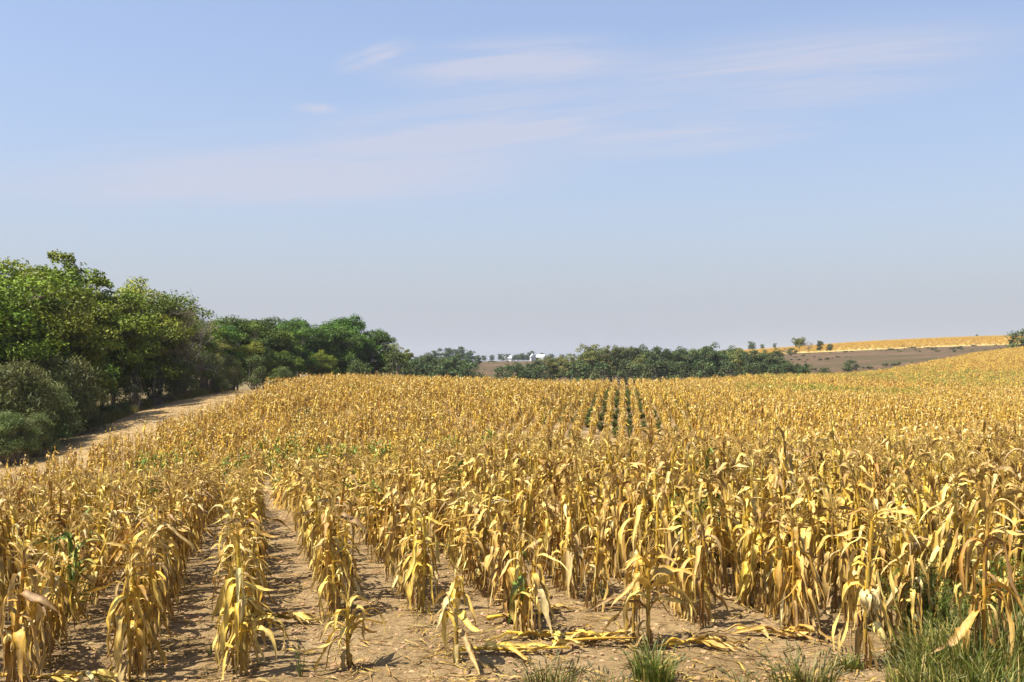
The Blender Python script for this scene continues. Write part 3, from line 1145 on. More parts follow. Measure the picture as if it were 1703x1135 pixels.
def tree_parts(seed, H=10.0, W=4.0, clear=.12, nclump=58, nper=210, size=.17, palette=None, top=1.0, slim=.62, bark=(.17, .13, .10), bare=0.0, lean=0.0, narrow=0.0):
    """tapered trunk with limbs, and a crown of leaf clumps; returns (trunk MB, crown MB)"""
    rng = np.random.RandomState(seed)
    tr, cr = MB(), MB()
    bark = np.array(bark)
    th = H * rng.uniform(.30, .42)
    fork = np.array((rng.normal() * .25 + lean * th, rng.normal() * .25, th))
    r0 = .030 * H * .62
    v, f = tube(branch_path(rng, (0, 0, -.3), fork, 5, .05), np.linspace(r0, r0 * .62, 5), 8)
    tr.add(v, f, bark)
    cen, rad, cols = [], [], []
    zc = H * (.5 + clear * .5)
    hz = H * (.5 - clear * .5)
    # main lobes of the crown make the outline uneven
    nl = rng.randint(11, 15)
    lobes = []
    for i in range(nl):
        a = 2 * PI * (i + rng.uniform(-.3, .3)) / nl
        q = rng.uniform(.40, .78)
        zz = zc + hz * (-.78 + 1.36 * ((i * 5) % nl) / nl + rng.uniform(-.1, .1))
        lobes.append((np.array((math.cos(a) * W * q + lean * zz, math.sin(a) * W * q, zz)), W * rng.uniform(.34, .52)))
    lobes.append((np.array((lean * H + rng.normal() * W * .12, rng.normal() * W * .12, H - W * .42 * top)), W * rng.uniform(.38, .46)))
    for lc, lr in lobes:
        ends = branch_path(rng, fork * rng.uniform(.75, 1.0), lc, 5)
        v, f = tube(ends, np.linspace(r0 * .42, r0 * .12, 5), 5, cap=False)
        tr.add(v, f, bark * rng.uniform(.85, 1.15))
        m = max(5, int(nclump * 1.45 / (nl + 1)))
        base = palette[rng.randint(len(palette))]
        for k in range(m):
            d = rng.normal(size=3); d /= np.linalg.norm(d)
            if d[2] < -.3: d[2] *= -.5
            c = lc + d * lr * rng.uniform(.55, 1.05) * np.array((1, 1, .85))
            if narrow:
                c[:2] *= 1 - narrow * max(0, (c[2] - zc) / hz)
            c[2] = max(c[2], H * clear * .6 + .25)
            v, f = tube(branch_path(rng, ends[3], c, 3, .08), np.linspace(r0 * .13, r0 * .035, 3), 3, cap=False)
            tr.add(v, f, bark * rng.uniform(.9, 1.3))
            if rng.rand() < bare:
                for _ in range(5):
                    e = c + rng.normal(size=3) * lr * .4
                    v, f = tube([c, (c + e) / 2 + rng.normal(size=3) * .05, e], [.02, .013, .006], 3, cap=False)
                    tr.add(v, f, bark * 1.5)
                continue
            cen.append(c); rad.append(lr * rng.uniform(.36, .62))
            other = palette[rng.randint(len(palette))]
            cols.append((base * .6 + other * .4) * rng.uniform(.8, 1.22))
    for k in range(int(nclump * .8)):                 # inner clumps close the crown
        d = rng.normal(size=3); d /= np.linalg.norm(d)
        c = np.array((lean * zc, 0, zc - hz * .06)) + d * rng.uniform(.2, .82) ** .6 * np.array((W * .72, W * .72, hz * .86))
        if narrow:
            c[:2] *= 1 - narrow * max(0, (c[2] - zc) / hz)
        if rng.rand() < bare:
            continue
        cen.append(c); rad.append(W * rng.uniform(.15, .26)); cols.append(palette[rng.randint(len(palette))] * rng.uniform(.75, 1.15))
    leaf_cloud(cr, rng, cen, rad, nper * .72, size, cols, slim=slim)
    return tr, cr


A = lambda *c: np.array(c, float)
PAL_MULB = [A(0.101, 0.150, 0.011), A(0.155, 0.196, 0.014), A(0.075, 0.120, 0.009), A(0.196, 0.215, 0.020), A(0.122, 0.164, 0.014)]
PAL_DARK = [A(0.058, 0.110, 0.010), A(0.079, 0.138, 0.013), A(0.049, 0.088, 0.010), A(0.097, 0.151, 0.016)]
PAL_OLIVE = [A(0.143, 0.158, 0.024), A(0.186, 0.186, 0.034), A(0.114, 0.135, 0.023)]
PAL_MID = [A(0.068, 0.101, 0.030), A(0.089, 0.119, 0.035), A(0.057, 0.084, 0.027), A(0.115, 0.129, 0.041)]
PAL_YEL = [A(0.156, 0.162, 0.035), A(0.115, 0.135, 0.032), A(0.189, 0.169, 0.048)]
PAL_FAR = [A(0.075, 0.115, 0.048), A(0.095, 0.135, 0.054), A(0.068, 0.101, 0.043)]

TREE_MESH = {}


def tree_kind(key, **kw):
    tr, cr = tree_parts(**kw)
    TREE_MESH[key] = (tr.mesh('trunk_' + key, M_BARK, smooth=True), cr.mesh('crown_' + key, M_LEAF) if cr.n else None, kw.get('H', 10.0), kw.get('W', 4.0))


for k in range(4):
    tree_kind('mulberry%d' % k, seed=20 + k, H=10, W=4.4, palette=PAL_MULB, nclump=84, nper=290, size=.20, clear=.08)
for k in range(3):
    tree_kind('dark%d' % k, seed=40 + k, H=10, W=4.6, palette=PAL_DARK, nclump=84, nper=260, size=.23, clear=.08)
for k in range(2):
    tree_kind('olive%d' % k, seed=50 + k, H=9, W=4.0, palette=PAL_OLIVE, nclump=80, nper=220, size=.17, slim=.45, bare=.07, clear=.10)
tree_kind('slender', seed=61, H=11, W=2.1, palette=PAL_MULB, nclump=110, nper=420, size=.20, clear=.42)
for k in range(4):
    tree_kind('valley%d' % k, seed=70 + k, H=9, W=4.2, palette=PAL_MID, nclump=74, nper=130, size=.30, clear=.06, bare=.04)
for k in range(2):
    tree_kind('yellowish%d' % k, seed=80 + k, H=9.5, W=3.9, palette=PAL_YEL, nclump=66, nper=120, size=.30, clear=.14, bare=.06)
for k in range(3):
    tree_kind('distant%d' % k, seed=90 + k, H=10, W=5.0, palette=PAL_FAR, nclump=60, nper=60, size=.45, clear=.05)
tree_kind('umbrella', seed=97, H=9, W=5.0, palette=PAL_OLIVE, nclump=60, nper=80, size=.38, clear=.42, slim=.6)
tree_kind('leafless', seed=98, H=8, W=3.2, palette=PAL_OLIVE, nclump=90, nper=60, size=.2, bare=1.1, bark=(.15, .13, .10))


def shrub_parts(seed, H=3.5, W=1.9, palette=None, nclump=34, nper=260, size=.26, slim=.16, strip=True, cone=0.0):
    rng = np.random.RandomState(seed)
    tr, cr = MB(), MB()
    cen, rad, cols = [], [], []
    for i in range(nclump):
        z = H * rng.uniform(.10, .93)
        lim = W * (math.sqrt(max(.05, 1 - (z / H) ** 2.2)) if not cone else (1.03 - z / H) ** .8)
        a = rng.uniform(0, 2 * PI); q = math.sqrt(rng.uniform(.15, 1)) * lim * .85
        c = np.array((math.cos(a) * q, math.sin(a) * q, z))
        cen.append(c); rad.append(rng.uniform(.22, .40) * W * (.7 if cone else 1))
        cols.append(palette[rng.randint(len(palette))] * rng.uniform(.75, 1.25))
        root = np.array((math.cos(a) * .15 * W, math.sin(a) * .15 * W, -.1))
        v, f = tube(branch_path(rng, root, c, 4, .08), np.linspace(.035, .010, 4) * (H / 3.5), 4, cap=False)
        tr.add(v, f, A(.20, .165, .13) * rng.uniform(.7, 1.3))
    leaf_cloud(cr, rng, cen, rad, nper, size, cols, slim=slim, strip=strip, flat=1.0)
    return tr, cr


PAL_TAM = [A(.120, .140, .036), A(.145, .160, .046), A(.095, .118, .030), A(.150, .150, .050)]
PAL_CED = [A(.030, .048, .014), A(.040, .058, .018), A(.050, .064, .020)]
PAL_LOW = [A(.070, .098, .018), A(.095, .115, .024), A(.060, .080, .018)]


def shrub_kind(key, **kw):
    tr, cr = shrub_parts(**kw)
    TREE_MESH[key] = (tr.mesh('stems_' + key, M_BARK), cr.mesh('foliage_' + key, M_LEAF), kw.get('H', 3.5), kw.get('W', 1.9))


for k in range(3):
    shrub_kind('tamarisk%d' % k, seed=120 + k, palette=PAL_TAM, H=3.6, W=2.0, nclump=64, nper=560, size=.21, slim=.20)
for k in range(2):
    shrub_kind('cedar%d' % k, seed=130 + k, palette=PAL_CED, H=4.0, W=1.5, nper=420, size=.20, slim=.22, cone=1.0, nclump=46)
for k in range(2):
    shrub_kind('thicket%d' % k, seed=140 + k, palette=PAL_LOW, H=3.4, W=2.0, nper=240, size=.17, slim=.6, strip=False)
shrub_kind('roundbush', seed=150, palette=PAL_MID, H=3.0, W=2.3, nper=90, size=.3, slim=.6, strip=False)

trng = random.Random(23)


def plant_tree(key, px, d, H, label, name='tree', cat='tree', group=None, wide=1.0, x=None, rz=None):
    tm, cm, H0, W0 = TREE_MESH[key]
    X, Y = at(px, d)
    if x is not None: X = x
    s = H / H0
    t = empty(name, (X, Y, gz(X, Y)), label, cat, group, trng.uniform(0, 2 * PI) if rz is None else rz, (s * wide, s * wide, s))
    shr = name.endswith('shrub') or name.endswith('bush') or 'cedar' in name
    link('stems' if shr else 'trunk', tm, t)
    if cm:
        link('foliage' if shr else 'crown', cm, t)
    return t


def top_h(px, d, topy):
    """height of something at that place whose top shows at row topy"""
    X, Y = at(px, d)
    return EYE + (600 - topy) / F * d - gz(X, Y)


G1 = 'trees of the wood on the left'
wood = [
    # kind, px, distance, top row, width factor, label
    ('mulberry0', -60, 58, 400, .95, 'broad green tree cut by the left edge of the picture'),
    ('mulberry1', 22, 62, 432, .85, 'bright green tree at the left edge, below the slender tall tree and left of it'),
    ('slender', 104, 70, 417, .86, 'slender tree poking highest above the left wood, with a squarish top'),
    ('mulberry2', 92, 64, 482, .80, 'round yellow green tree just below the slender tall tree'),
    ('mulberry3', 168, 72, 466, .80, 'yellow green tree right of the slender tall tree'),
    ('mulberry1', 226, 79, 462, .80, 'green tree with a bumpy top at the middle of the left wood'),
    ('olive0', 262, 84, 487, .80, 'dusty olive tree with bare grey twigs, on the wood slope down to the right'),
    ('mulberry0', 300, 90, 505, .72, 'small green tree right of the dusty olive tree with bare twigs'),
    ('olive1', 338, 100, 528, .80, 'low olive tree in the dip of the wood outline'),
    ('dark0', 388, 108, 522, .85, 'dark green round tree just right of the dip in the wood outline'),
    ('dark1', 440, 120, 524, .85, 'dark green tree in the middle of the right hand half of the wood'),
    ('dark2', 497, 134, 524, .85, 'dark green tree with an even top, fourth from the right end of the wood'),
    ('dark0', 548, 142, 532, .80, 'dark green tree just left of the tallest dark tree of the wood'),
    ('dark1', 578, 146, 521, .72, 'tallest dark green tree near the right end of the wood'),
    ('dark2', 618, 150, 543, .75, 'rounded dark green tree forming the right shoulder of the wood'),
    ('yellowish0', 648, 156, 566, .62, 'small yellow green tree at the right end of the wood'),
    # lower front trees
    ('mulberry2', 185, 74, 560, .9, 'low bright green tree at the foot of the wood, left of the dark cedars'),
    ('dark0', 250, 84, 556, .85, 'low dark tree in the shade at the foot of the wood'),
    ('mulberry3', 395, 104, 568, .85, 'low green tree in front of the dark round trees'),
    ('mulberry0', 470, 118, 580, .80, 'low bright green tree in front of the middle dark trees'),
    ('mulberry1', 535, 128, 582, .72, 'low pale green tree beside the cornfield crest, under the tallest dark tree'),
    ('mulberry3', -10, 58, 510, .85, 'low green tree at the left edge behind the grey green shrubs'),
    ('dark2', 120, 69, 540, .9, 'dark tree hidden behind the low bright trees of the left wood'),
]
for k, px, d, ty, wf, lab in wood:
    d *= 1.20; wf *= 1.27
    plant_tree(k, px, d, top_h(px, d, ty), lab, 'tree', 'tree', G1, wf)
for k, px, d, ty in (('dark0', 60, 80, 470), ('dark1', 190, 92, 492), ('dark2', 300, 110, 522), ('dark1', 355, 122, 535), ('dark0', 480, 150, 535), ('dark2', 560, 165, 540)):
    plant_tree(k, px, d, top_h(px, d, ty), 'dark green tree mostly hidden behind the front trees of the left wood', 'tree', 'tree', G1, .9)
plant_tree('leafless', 305, 98, top_h(305, 98, 488), 'bare grey tree with thin twigs above the dip in the wood outline', 'bare_tree', 'tree', None, .75)

G2 = 'shrubs along the foot of the wood'
shr = [
    ('tamarisk0', 8, 52, 612, 1.2, 'grey green feathery shrub at the left edge of the picture'),
    ('tamarisk1', 60, 55, 625, 1.1, 'grey green feathery shrub, second along the dirt strip from the left edge'),
    ('tamarisk2', 105, 60, 596, 1.0, 'tall grey green feathery shrub beside the start of the dirt strip'),
    ('tamarisk0', 20, 48, 690, 1.1, 'low grey green shrub in the corner where corn meets the wood'),
    ('tamarisk1', 62, 50, 690, .9, 'low olive shrub at the lower end of the dirt strip'),
    ('tamarisk2', 118, 60.5, 665, .9, 'small grey green shrub on the edge of the dirt strip'),
    ('cedar0', 152, 66, 628, 1.0, 'dark cone shaped cedar left of the pair of cedars'),
    ('cedar1', 225, 73, 610, 1.0, 'dark cone shaped cedar at the foot of the wood, left one of the pair'),
    ('cedar0', 262, 78, 602, 1.0, 'dark cone shaped cedar at the foot of the wood, right one of the pair'),
    ('thicket0', 190, 69, 640, 1.0, 'leafy green bush between the dark cedars'),
    ('tamarisk0', 300, 84, 604, 1.0, 'dull olive shrub right of the pair of cedars'),
    ('tamarisk1', 345, 91, 588, 1.0, 'feathery grey shrub at the upper end of the dirt strip'),
    ('tamarisk2', 378, 97, 592, .9, 'feathery grey shrub beside the top corner of the corn'),
    ('thicket1', 425, 106, 596, .95, 'green bush behind the corn crest below the dark trees'),
    ('tamarisk0', 470, 112, 612, .9, 'dull shrub behind the corn crest'),
    ('thicket0', 600, 138, 598, .9, 'dark bush under the right shoulder of the wood'),
    ('thicket1', 660, 150, 588, .95, 'yellow green bush beyond the right end of the wood'),
    ('roundbush', 682, 160, 602, .9, 'low olive bush just beyond the right end of the wood'),
]
for k, px, d, ty, wf, lab in shr:
    d *= 1.14
    ced = k.startswith('cedar')
    plant_tree(k, px, d, top_h(px, d, ty), lab, 'cedar_shrub' if ced else 'shrub', 'cedar' if ced else 'shrub', G2, wf)

# trees beyond the corn
G3 = 'trees of the valley row beyond the corn'
mid = [
    ('valley0', 705, 235, 588, .8, 'dark green tree left of the brown field gap, first behind the corn'),
    ('valley1', 735, 240, 592, .8, 'dark green tree second from the left in the clump left of the field gap'),
    ('valley2', 765, 238, 589, .75, 'dark green tree beside the left edge of the brown field gap'),
    ('slender', 676, 200, 581, .8, 'thin dark tree sticking up between the wood and the far hill'),
    ('valley3', 860, 232, 602, .75, 'low dark tree at the right edge of the brown field gap'),
    ('valley0', 888, 236, 598, .75, 'low green tree second to the right of the field gap'),
    ('yellowish0', 915, 240, 590, .8, 'yellow green tree left of the taller pale topped tree'),
    ('yellowish1', 948, 246, 588, .7, 'yellow green tree leaning on the taller pale topped tree'),
    ('yellowish0', 985, 250, 569, .62, 'tall pale topped yellow green tree at the left end of the valley row'),
    ('yellowish1', 1012, 252, 574, .55, 'pale yellow green tree right beside the tall pale topped tree'),
    ('valley1', 1035, 250, 571, .62, 'dark tree with a flat top near the left end of the valley row'),
    ('valley2', 1070, 252, 573, .60, 'dark tree with small tufts on top in the valley row'),
    ('valley3', 1092, 249, 573, .62, 'olive tree fourth of the dark trees of the valley row'),
    ('yellowish1', 1060, 240, 590, .6, 'low yellow green tree in front of the valley row'),
    ('valley0', 1125, 250, 577, .66, 'dull green tree in the dip at the middle of the valley row'),
    ('valley1', 1155, 253, 575, .66, 'green tree at the middle of the valley row left of the brightest crown'),
    ('valley2', 1190, 252, 570, .72, 'rounded tree with the brightest green crown of the valley row'),
    ('yellowish0', 1228, 250, 576, .6, 'yellowish tree right of the brightest green crown'),
    ('valley3', 1255, 247, 579, .70, 'large dark round tree near the right end of the valley row'),
    ('valley0', 1284, 243, 580, .60, 'last tall dark tree at the right end of the valley row'),
    ('valley1', 1312, 240, 600, .70, 'low dark tree stepping down from the valley row'),
    ('valley2', 1338, 240, 603, .60, 'lowest dark tree at the very right end of the valley row'),
]
for k, px, d, ty, wf, lab in mid:
    plant_tree(k, px, d, top_h(px, d, ty), lab, 'tree', 'tree', G3, wf * 1.4)
for i, (px, ty) in enumerate(((700, 592), (750, 594), (875, 603), (930, 594), (970, 582), (1000, 578), (1022, 578), (1050, 577), (1082, 578), (1108, 579), (1140, 580), (1172, 577), (1208, 576), (1240, 580), (1270, 582), (1298, 592), (1325, 604))):
    d = 258 + (i * 7) % 9
    plant_tree('valley%d' % (i % 4), px, d, top_h(px, d, ty), 'dark tree half hidden behind the front trees of the valley row', 'tree', 'tree', G3, 1.0)
for i, (px, d, ty) in enumerate(((965, 238, 604), (1000, 236, 606), (1045, 236, 604), (1085, 236, 602), (1130, 238, 604), (1170, 238, 603), (1215, 237, 604), (1250, 236, 606), (1290, 236, 608), (720, 228, 608), (780, 228, 606), (840, 226, 610), (900, 228, 610))):
    plant_tree('roundbush', px, d, top_h(px, d, ty), 'low dark bush filling the foot of the valley tree row', 'bush', 'bush', 'bushes under the valley tree row', .95)

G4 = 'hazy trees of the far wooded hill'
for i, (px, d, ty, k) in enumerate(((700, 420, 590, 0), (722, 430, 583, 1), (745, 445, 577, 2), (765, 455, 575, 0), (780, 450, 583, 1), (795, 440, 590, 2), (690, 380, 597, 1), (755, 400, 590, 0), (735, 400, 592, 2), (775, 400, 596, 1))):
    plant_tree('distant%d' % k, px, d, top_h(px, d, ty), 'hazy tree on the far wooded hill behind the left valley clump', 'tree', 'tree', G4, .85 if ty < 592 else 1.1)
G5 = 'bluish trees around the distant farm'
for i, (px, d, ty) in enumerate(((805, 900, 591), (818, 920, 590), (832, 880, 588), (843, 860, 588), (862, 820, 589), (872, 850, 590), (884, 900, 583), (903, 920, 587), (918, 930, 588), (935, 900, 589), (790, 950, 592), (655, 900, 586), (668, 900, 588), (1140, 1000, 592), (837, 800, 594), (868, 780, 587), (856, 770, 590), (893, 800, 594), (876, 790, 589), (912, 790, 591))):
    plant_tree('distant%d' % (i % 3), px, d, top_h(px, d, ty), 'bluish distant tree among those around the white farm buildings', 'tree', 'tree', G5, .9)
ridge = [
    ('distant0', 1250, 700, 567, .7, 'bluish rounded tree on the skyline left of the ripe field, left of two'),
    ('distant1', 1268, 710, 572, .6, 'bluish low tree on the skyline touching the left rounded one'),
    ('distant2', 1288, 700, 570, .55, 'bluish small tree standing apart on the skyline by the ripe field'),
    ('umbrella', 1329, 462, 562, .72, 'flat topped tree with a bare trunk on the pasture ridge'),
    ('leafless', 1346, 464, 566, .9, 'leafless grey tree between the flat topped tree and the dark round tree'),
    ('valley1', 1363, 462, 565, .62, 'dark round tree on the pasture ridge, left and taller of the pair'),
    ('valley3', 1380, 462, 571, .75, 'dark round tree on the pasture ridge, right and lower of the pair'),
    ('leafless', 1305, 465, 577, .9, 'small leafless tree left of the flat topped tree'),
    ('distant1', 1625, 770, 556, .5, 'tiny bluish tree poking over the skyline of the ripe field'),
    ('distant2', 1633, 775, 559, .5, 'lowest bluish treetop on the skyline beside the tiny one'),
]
for k, px, d, ty, wf, lab in ridge:
    plant_tree(k, px, d, top_h(px, d, ty), lab, 'bare_tree' if k == 'leafless' else 'tree', 'tree', None, wf)
bush = [
    ('roundbush', 1700, 300, 551, 1.0, 'dark bush on top of the corn hill at the right edge'),
    ('roundbush', 1502, 490, 574, 1.4, 'lone green bush at the lower edge of the ripe far field'),
    ('roundbush', 1414, 288, 601, 1.3, 'lone green bush in the brown pasture below the ridge'),
    ('roundbush', 1316, 462, 580, 1.6, 'low wide bush at the foot of the flat topped tree'),
    ('roundbush', 1701, 196, 603, 1.0, 'dark bush standing in the corn at the right edge'),
    ('roundbush', 1372, 250, 613, 1.3, 'reddish low bush by the end of the valley row'),
]
for k, px, d, ty, wf, lab in bush:
    plant_tree(k, px, d, max(1.0, top_h(px, d, ty)), lab, 'bush', 'bush', None, wf)

# ------------------------------------------------------------------ distant farm


def farm(px, d, w, l, h, rz, label, roof=(.52, .54, .56), wall=(.60, .59, .56)):
    X, Y = at(px, d)
    t = empty('farm_building', (X, Y, gz(X, Y)), label, 'building', 'white buildings of the distant farm', rz)
    b = MB()
    x, y = w / 2, l / 2
    hw = h * .62
    b.add([(-x, -y, -1), (x, -y, -1), (x, y, -1), (-x, y, -1), (-x, -y, hw), (x, -y, hw), (x, y, hw), (-x, y, hw), (0, -y, h), (0, y, h)],
          [(0, 1, 5, 8, 4), (2, 3, 7, 9, 6), (1, 2, 6, 5), (3, 0, 4, 7)], A(*wall))
    link('wall', b.mesh('farm_wall', M_PAINT), t)
    r = MB()
    o = .4
    for s in (-1, 1):
        ex, ez = s * (x + o), hw - o * (h - hw) / x
        r.add([(0, -y - o, h + .02), (ex, -y - o, ez + .02), (ex, y + o, ez + .02), (0, y + o, h + .02), (0, -y - o, h + .22), (ex, -y - o, ez + .2), (ex, y + o, ez + .2), (0, y + o, h + .22)],
              [(4, 5, 6, 7), (0, 1, 5, 4), (2, 3, 7, 6), (1, 2, 6, 5), (0, 3, 2, 1)], A(*roof))
    link('roof', r.mesh('farm_roof', M_PAINT), t)
    dd = MB()
    dd.add([(-1.6, -y - .05, 0), (1.6, -y - .05, 0), (1.6, -y - .05, 3.2), (-1.6, -y - .05, 3.2), (-1.6, -y + .02, 0), (1.6, -y + .02, 0), (1.6, -y + .02, 3.2), (-1.6, -y + .02, 3.2)],
           [(0, 1, 2, 3), (0, 4, 5, 1), (1, 5, 6, 2), (2, 6, 7, 3), (3, 7, 4, 0)], A(.30, .31, .33))
    link('door', dd.mesh('farm_door', M_PAINT), t)


farm(846, 860, 4.5, 6, 4.4, R(72), 'white roofed farm shed, left one among the distant trees')
farm(886, 880, 4, 4.5, 6.0, R(12), 'tall narrow white farmhouse between the distant trees')
farm(900, 880, 5, 7, 5.2, R(62), 'broad white barn roof at the right of the distant farm')

# ------------------------------------------------------------------ fallen stalks, litter, clods


def fallen(x, y, ang, L, label, seed):
    rng = np.random.RandomState(seed)
    t = empty('fallen_corn_stalk', (x, y, gz(x, y) + .01), label, 'corn stalk', 'fallen corn stalks on the soil', ang)
    n = 9
    s = np.linspace(0, L, n)
    path = np.stack([s, .05 * np.sin(s * 3 + seed), .03 + .025 * np.abs(np.sin(s * 4 + seed))], -1)
    v, f = tube(path, np.linspace(.017, .008, n), 7)
    b = MB(); b.add(v, f, GOLD * .8 + TAN * .2)
    link('stalk', b.mesh('fallen_stalk', M_CORN, True), t)
    lb = MB()
    for i in range(13):
        q = rng.uniform(.1, 1.0) * L
        az = rng.choice([0.0, 0.0, PI, .6, -.6]) + rng.normal() * .25
        c, tip = pick_leaf_colour(rng, .7, 0)
        leaf_ribbon(lb, rng, np.array((q, .0, .04)), az, R(rng.uniform(5, 45)), rng.uniform(.22, .48), rng.uniform(.04, .065), 11, 3, c, tip, fold=rng.uniform(.4, 1.1), kink=.25, end=rng.uniform(-40, -10))
    link('foliage', lb.mesh('fallen_leaves', M_CORN, True), t)


fallen(-.50, 8.62, R(8), 1.0, 'long fallen corn stalk lying to the right of the short ragged plant', 1)
fallen(-.05, 9.15, R(3), .8, 'fallen corn stalk lying behind the longest fallen one', 2)
fallen(.35, 8.95, R(12), .75, 'fallen corn stalk whose tip reaches the short plant by the grass tuft', 3)
fallen(-.25, 9.75, R(25), .7, 'crumpled fallen stalk in a dark heap behind the other fallen stalks', 4)
fallen(2.05, 9.35, R(-14), .7, 'fallen corn leaves and stalk on the soil left of the upright right hand plants', 5)
fallen(1.35, 8.9, R(10), .45, 'short fallen stalk piece right of the grass tuft', 6)
fallen(-2.8, 9.9, R(-8), .75, 'fallen stalk lying across the left soil lane', 7)
fallen(-4.0, 7.9, R(5), .8, 'fallen leaves on the soil in the bottom left corner', 8)

litter_lib = bpy.data.collections.new('litter_library')
lrng = np.random.RandomState(77)
for k in range(10):
    b = MB()
    c, tip = pick_leaf_colour(lrng, lrng.choice([.1, .1, .6]), 0)
    c, tip = c * .8, tip * .8
    if k < 6:
        leaf_ribbon(b, lrng, np.array((0, 0, .02)), 0, R(lrng.uniform(0, 25)), lrng.uniform(.15, .4), lrng.uniform(.015, .045), 9, 3, c, tip, fold=lrng.uniform(.4, 1.1), kink=.3, end=-25)
    else:
        L = lrng.uniform(.08, .3)
        pth = [(0, 0, .008), (L * .5, lrng.normal() * .02, .012 + .01 * lrng.rand()), (L, lrng.normal() * .04, .006)]
        v, f = tube(pth, [.004, .004, .002], 4); b.add(v, f, BROWN * .9 + TAN * .2)
    o = bpy.data.objects.new('litter_%02d' % k, b.mesh('litter_%02d' % k, M_CORN))
    litter_lib.objects.link(o)
P, I, S, T = [], [], [], []
while len(P) < 9000:
    y = 7.3 + 18 * lrng.rand() ** 1.6
    x = lrng.uniform(-.56, .56) * y
    # more litter close to the rows
    off = min(abs(x - (r + ROW_U * y)) for r in row_x)
    if lrng.rand() > math.exp(-off / .16) + .16:
        continue
    P.append((x, y)); I.append(lrng.randint(10)); s = lrng.uniform(.3, .95); S.append((s, s, s)); T.append((0, 0, lrng.uniform(0, 2 * PI)))
for k in range(2600):                              # stubble and scraps on the dirt strip by the wood
    y = lrng.uniform(40, 108)
    x = left_edge(y) - lrng.uniform(-.5, 7.5)
    P.append((x, y)); I.append(lrng.randint(10)); s = lrng.uniform(.6, 1.7); S.append((s, s, s * 1.5)); T.append((0, 0, lrng.uniform(0, 2 * PI)))
o = scatter_object('leaf_litter', P, I, S, T, litter_lib, sink=-.002)
set_props(o, 'scraps of dry corn leaf and stalk scattered on the soil between the rows', 'leaf litter', kind='stuff')

clod_lib = bpy.data.collections.new('clod_library')
for k in range(6):
    b = MB()
    vs, fs = [], []
    n1, n2 = 5, 7
    for i in range(n1 + 1):
        for j in range(n2):
            a, e = 2 * PI * j / n2, -PI / 2 + PI * i / n1
            r = lrng.uniform(.7, 1.1)
            vs.append((math.cos(e) * math.cos(a) * r, math.cos(e) * math.sin(a) * r * .8, math.sin(e) * .6 * r))
    for i in range(n1):
        for j in range(n2):
            fs.append((i * n2 + j, i * n2 + (j + 1) % n2, (i + 1) * n2 + (j + 1) % n2, (i + 1) * n2 + j))
    b.add(np.array(vs), fs, A(.38, .235, .125) * lrng.uniform(.8, 1.15))
    o = bpy.data.objects.new('clod_%02d' % k, b.mesh('clod_%02d' % k, M_CLOD))
    clod_lib.objects.link(o)
P, I, S, T = [], [], [], []
for k in range(16000):
    y = 7.0 + 14 * lrng.rand() ** 1.5
    P.append((lrng.uniform(-.56, .56) * y, y)); I.append(lrng.randint(6)); s = .004 + .030 * lrng.rand() ** 3.2; S.append((s, s, s)); T.append((0, 0, lrng.uniform(0, 2 * PI)))
o = scatter_object('soil_clods', P, I, S, T, clod_lib, sink=0)
set_props(o, 'small crumbs and clods of dry tan soil', 'soil', kind='stuff')

# ------------------------------------------------------------------ grass and weeds
G_BLADE = [A(.115, .130, .018), A(.150, .160, .024), A(.085, .105, .016), A(.24, .20, .05), A(.42, .30, .09)]


def grass_blades(mb, rng, x0, y0, n, rx, ry, hmin, hmax, z0=None, heads=.25, dry=.15, splay=.35):
    for i in range(n):
        a = rng.uniform(0, 2 * PI); q = math.sqrt(rng.rand())
        x, y = math.cos(a) * q * rx, math.sin(a) * q * ry
        z = 0.0 if z0 is None else z0(x0 + x, y0 + y)
        h = rng.uniform(hmin, hmax) * (1.1 - .45 * q)
        az = a + rng.normal() * .8
        ln = splay * rng.uniform(.2, 1.3)
        w = rng.uniform(.004, .008)
        c = G_BLADE[rng.randint(3)] if rng.rand() > dry else G_BLADE[3 + rng.randint(2)]
        c = c * rng.uniform(.75, 1.3)
        pts, sg = [], 5
        p = np.array((x0 + x, y0 + y, z - .01)); e = PI / 2 - .12
        for k in range(sg + 1):
            pts.append(p)
            p = p + np.array((math.cos(e) * math.cos(az), math.cos(e) * math.sin(az), math.sin(e))) * h / sg
            e -= ln * .55
        sd = np.array((-math.sin(az), math.cos(az), 0))
        if rng.rand() < heads:                          # foxtail: thin stem with a bristly head
            v, f = tube(pts, [.0016] * (sg + 1), 3, cap=False); mb.add(v, f, c)
            tp = pts[-1]; dr = pts[-1] - pts[-2]; dr /= np.linalg.norm(dr)
            L = rng.uniform(.035, .065)
            v, f = tube([tp, tp + dr * L * .25, tp + dr * L * .7, tp + dr * L], [.003, .0062, .0055, .0015], 5)
            mb.add(v, f, A(.17, .16, .06) * rng.uniform(.7, 1.3))
        else:
            vs = []
            for k, q_ in enumerate(pts):
                ww = w * (1 - (k / sg) ** 2 * .95)
                vs += [q_ - sd * ww, q_ + sd * ww]
            mb.add(vs, [(2 * k, 2 * k + 1, 2 * k + 3, 2 * k + 2) for k in range(sg)], c)


def tuft(px, d, n, r, hmin, hmax, label, seed, heads=.3):
    X, Y = at(px, d)
    rng = np.random.RandomState(seed)
    mb = MB()
    grass_blades(mb, rng, 0, 0, n, r, r * .8, hmin, hmax, heads=heads, splay=.42)
    o = link('grass_tuft', mb.mesh('grass_tuft', M_WEED))
    o.location = (X, Y, gz(X, Y))
    set_props(o, label, 'grass tuft', 'grass tufts along the bottom edge')


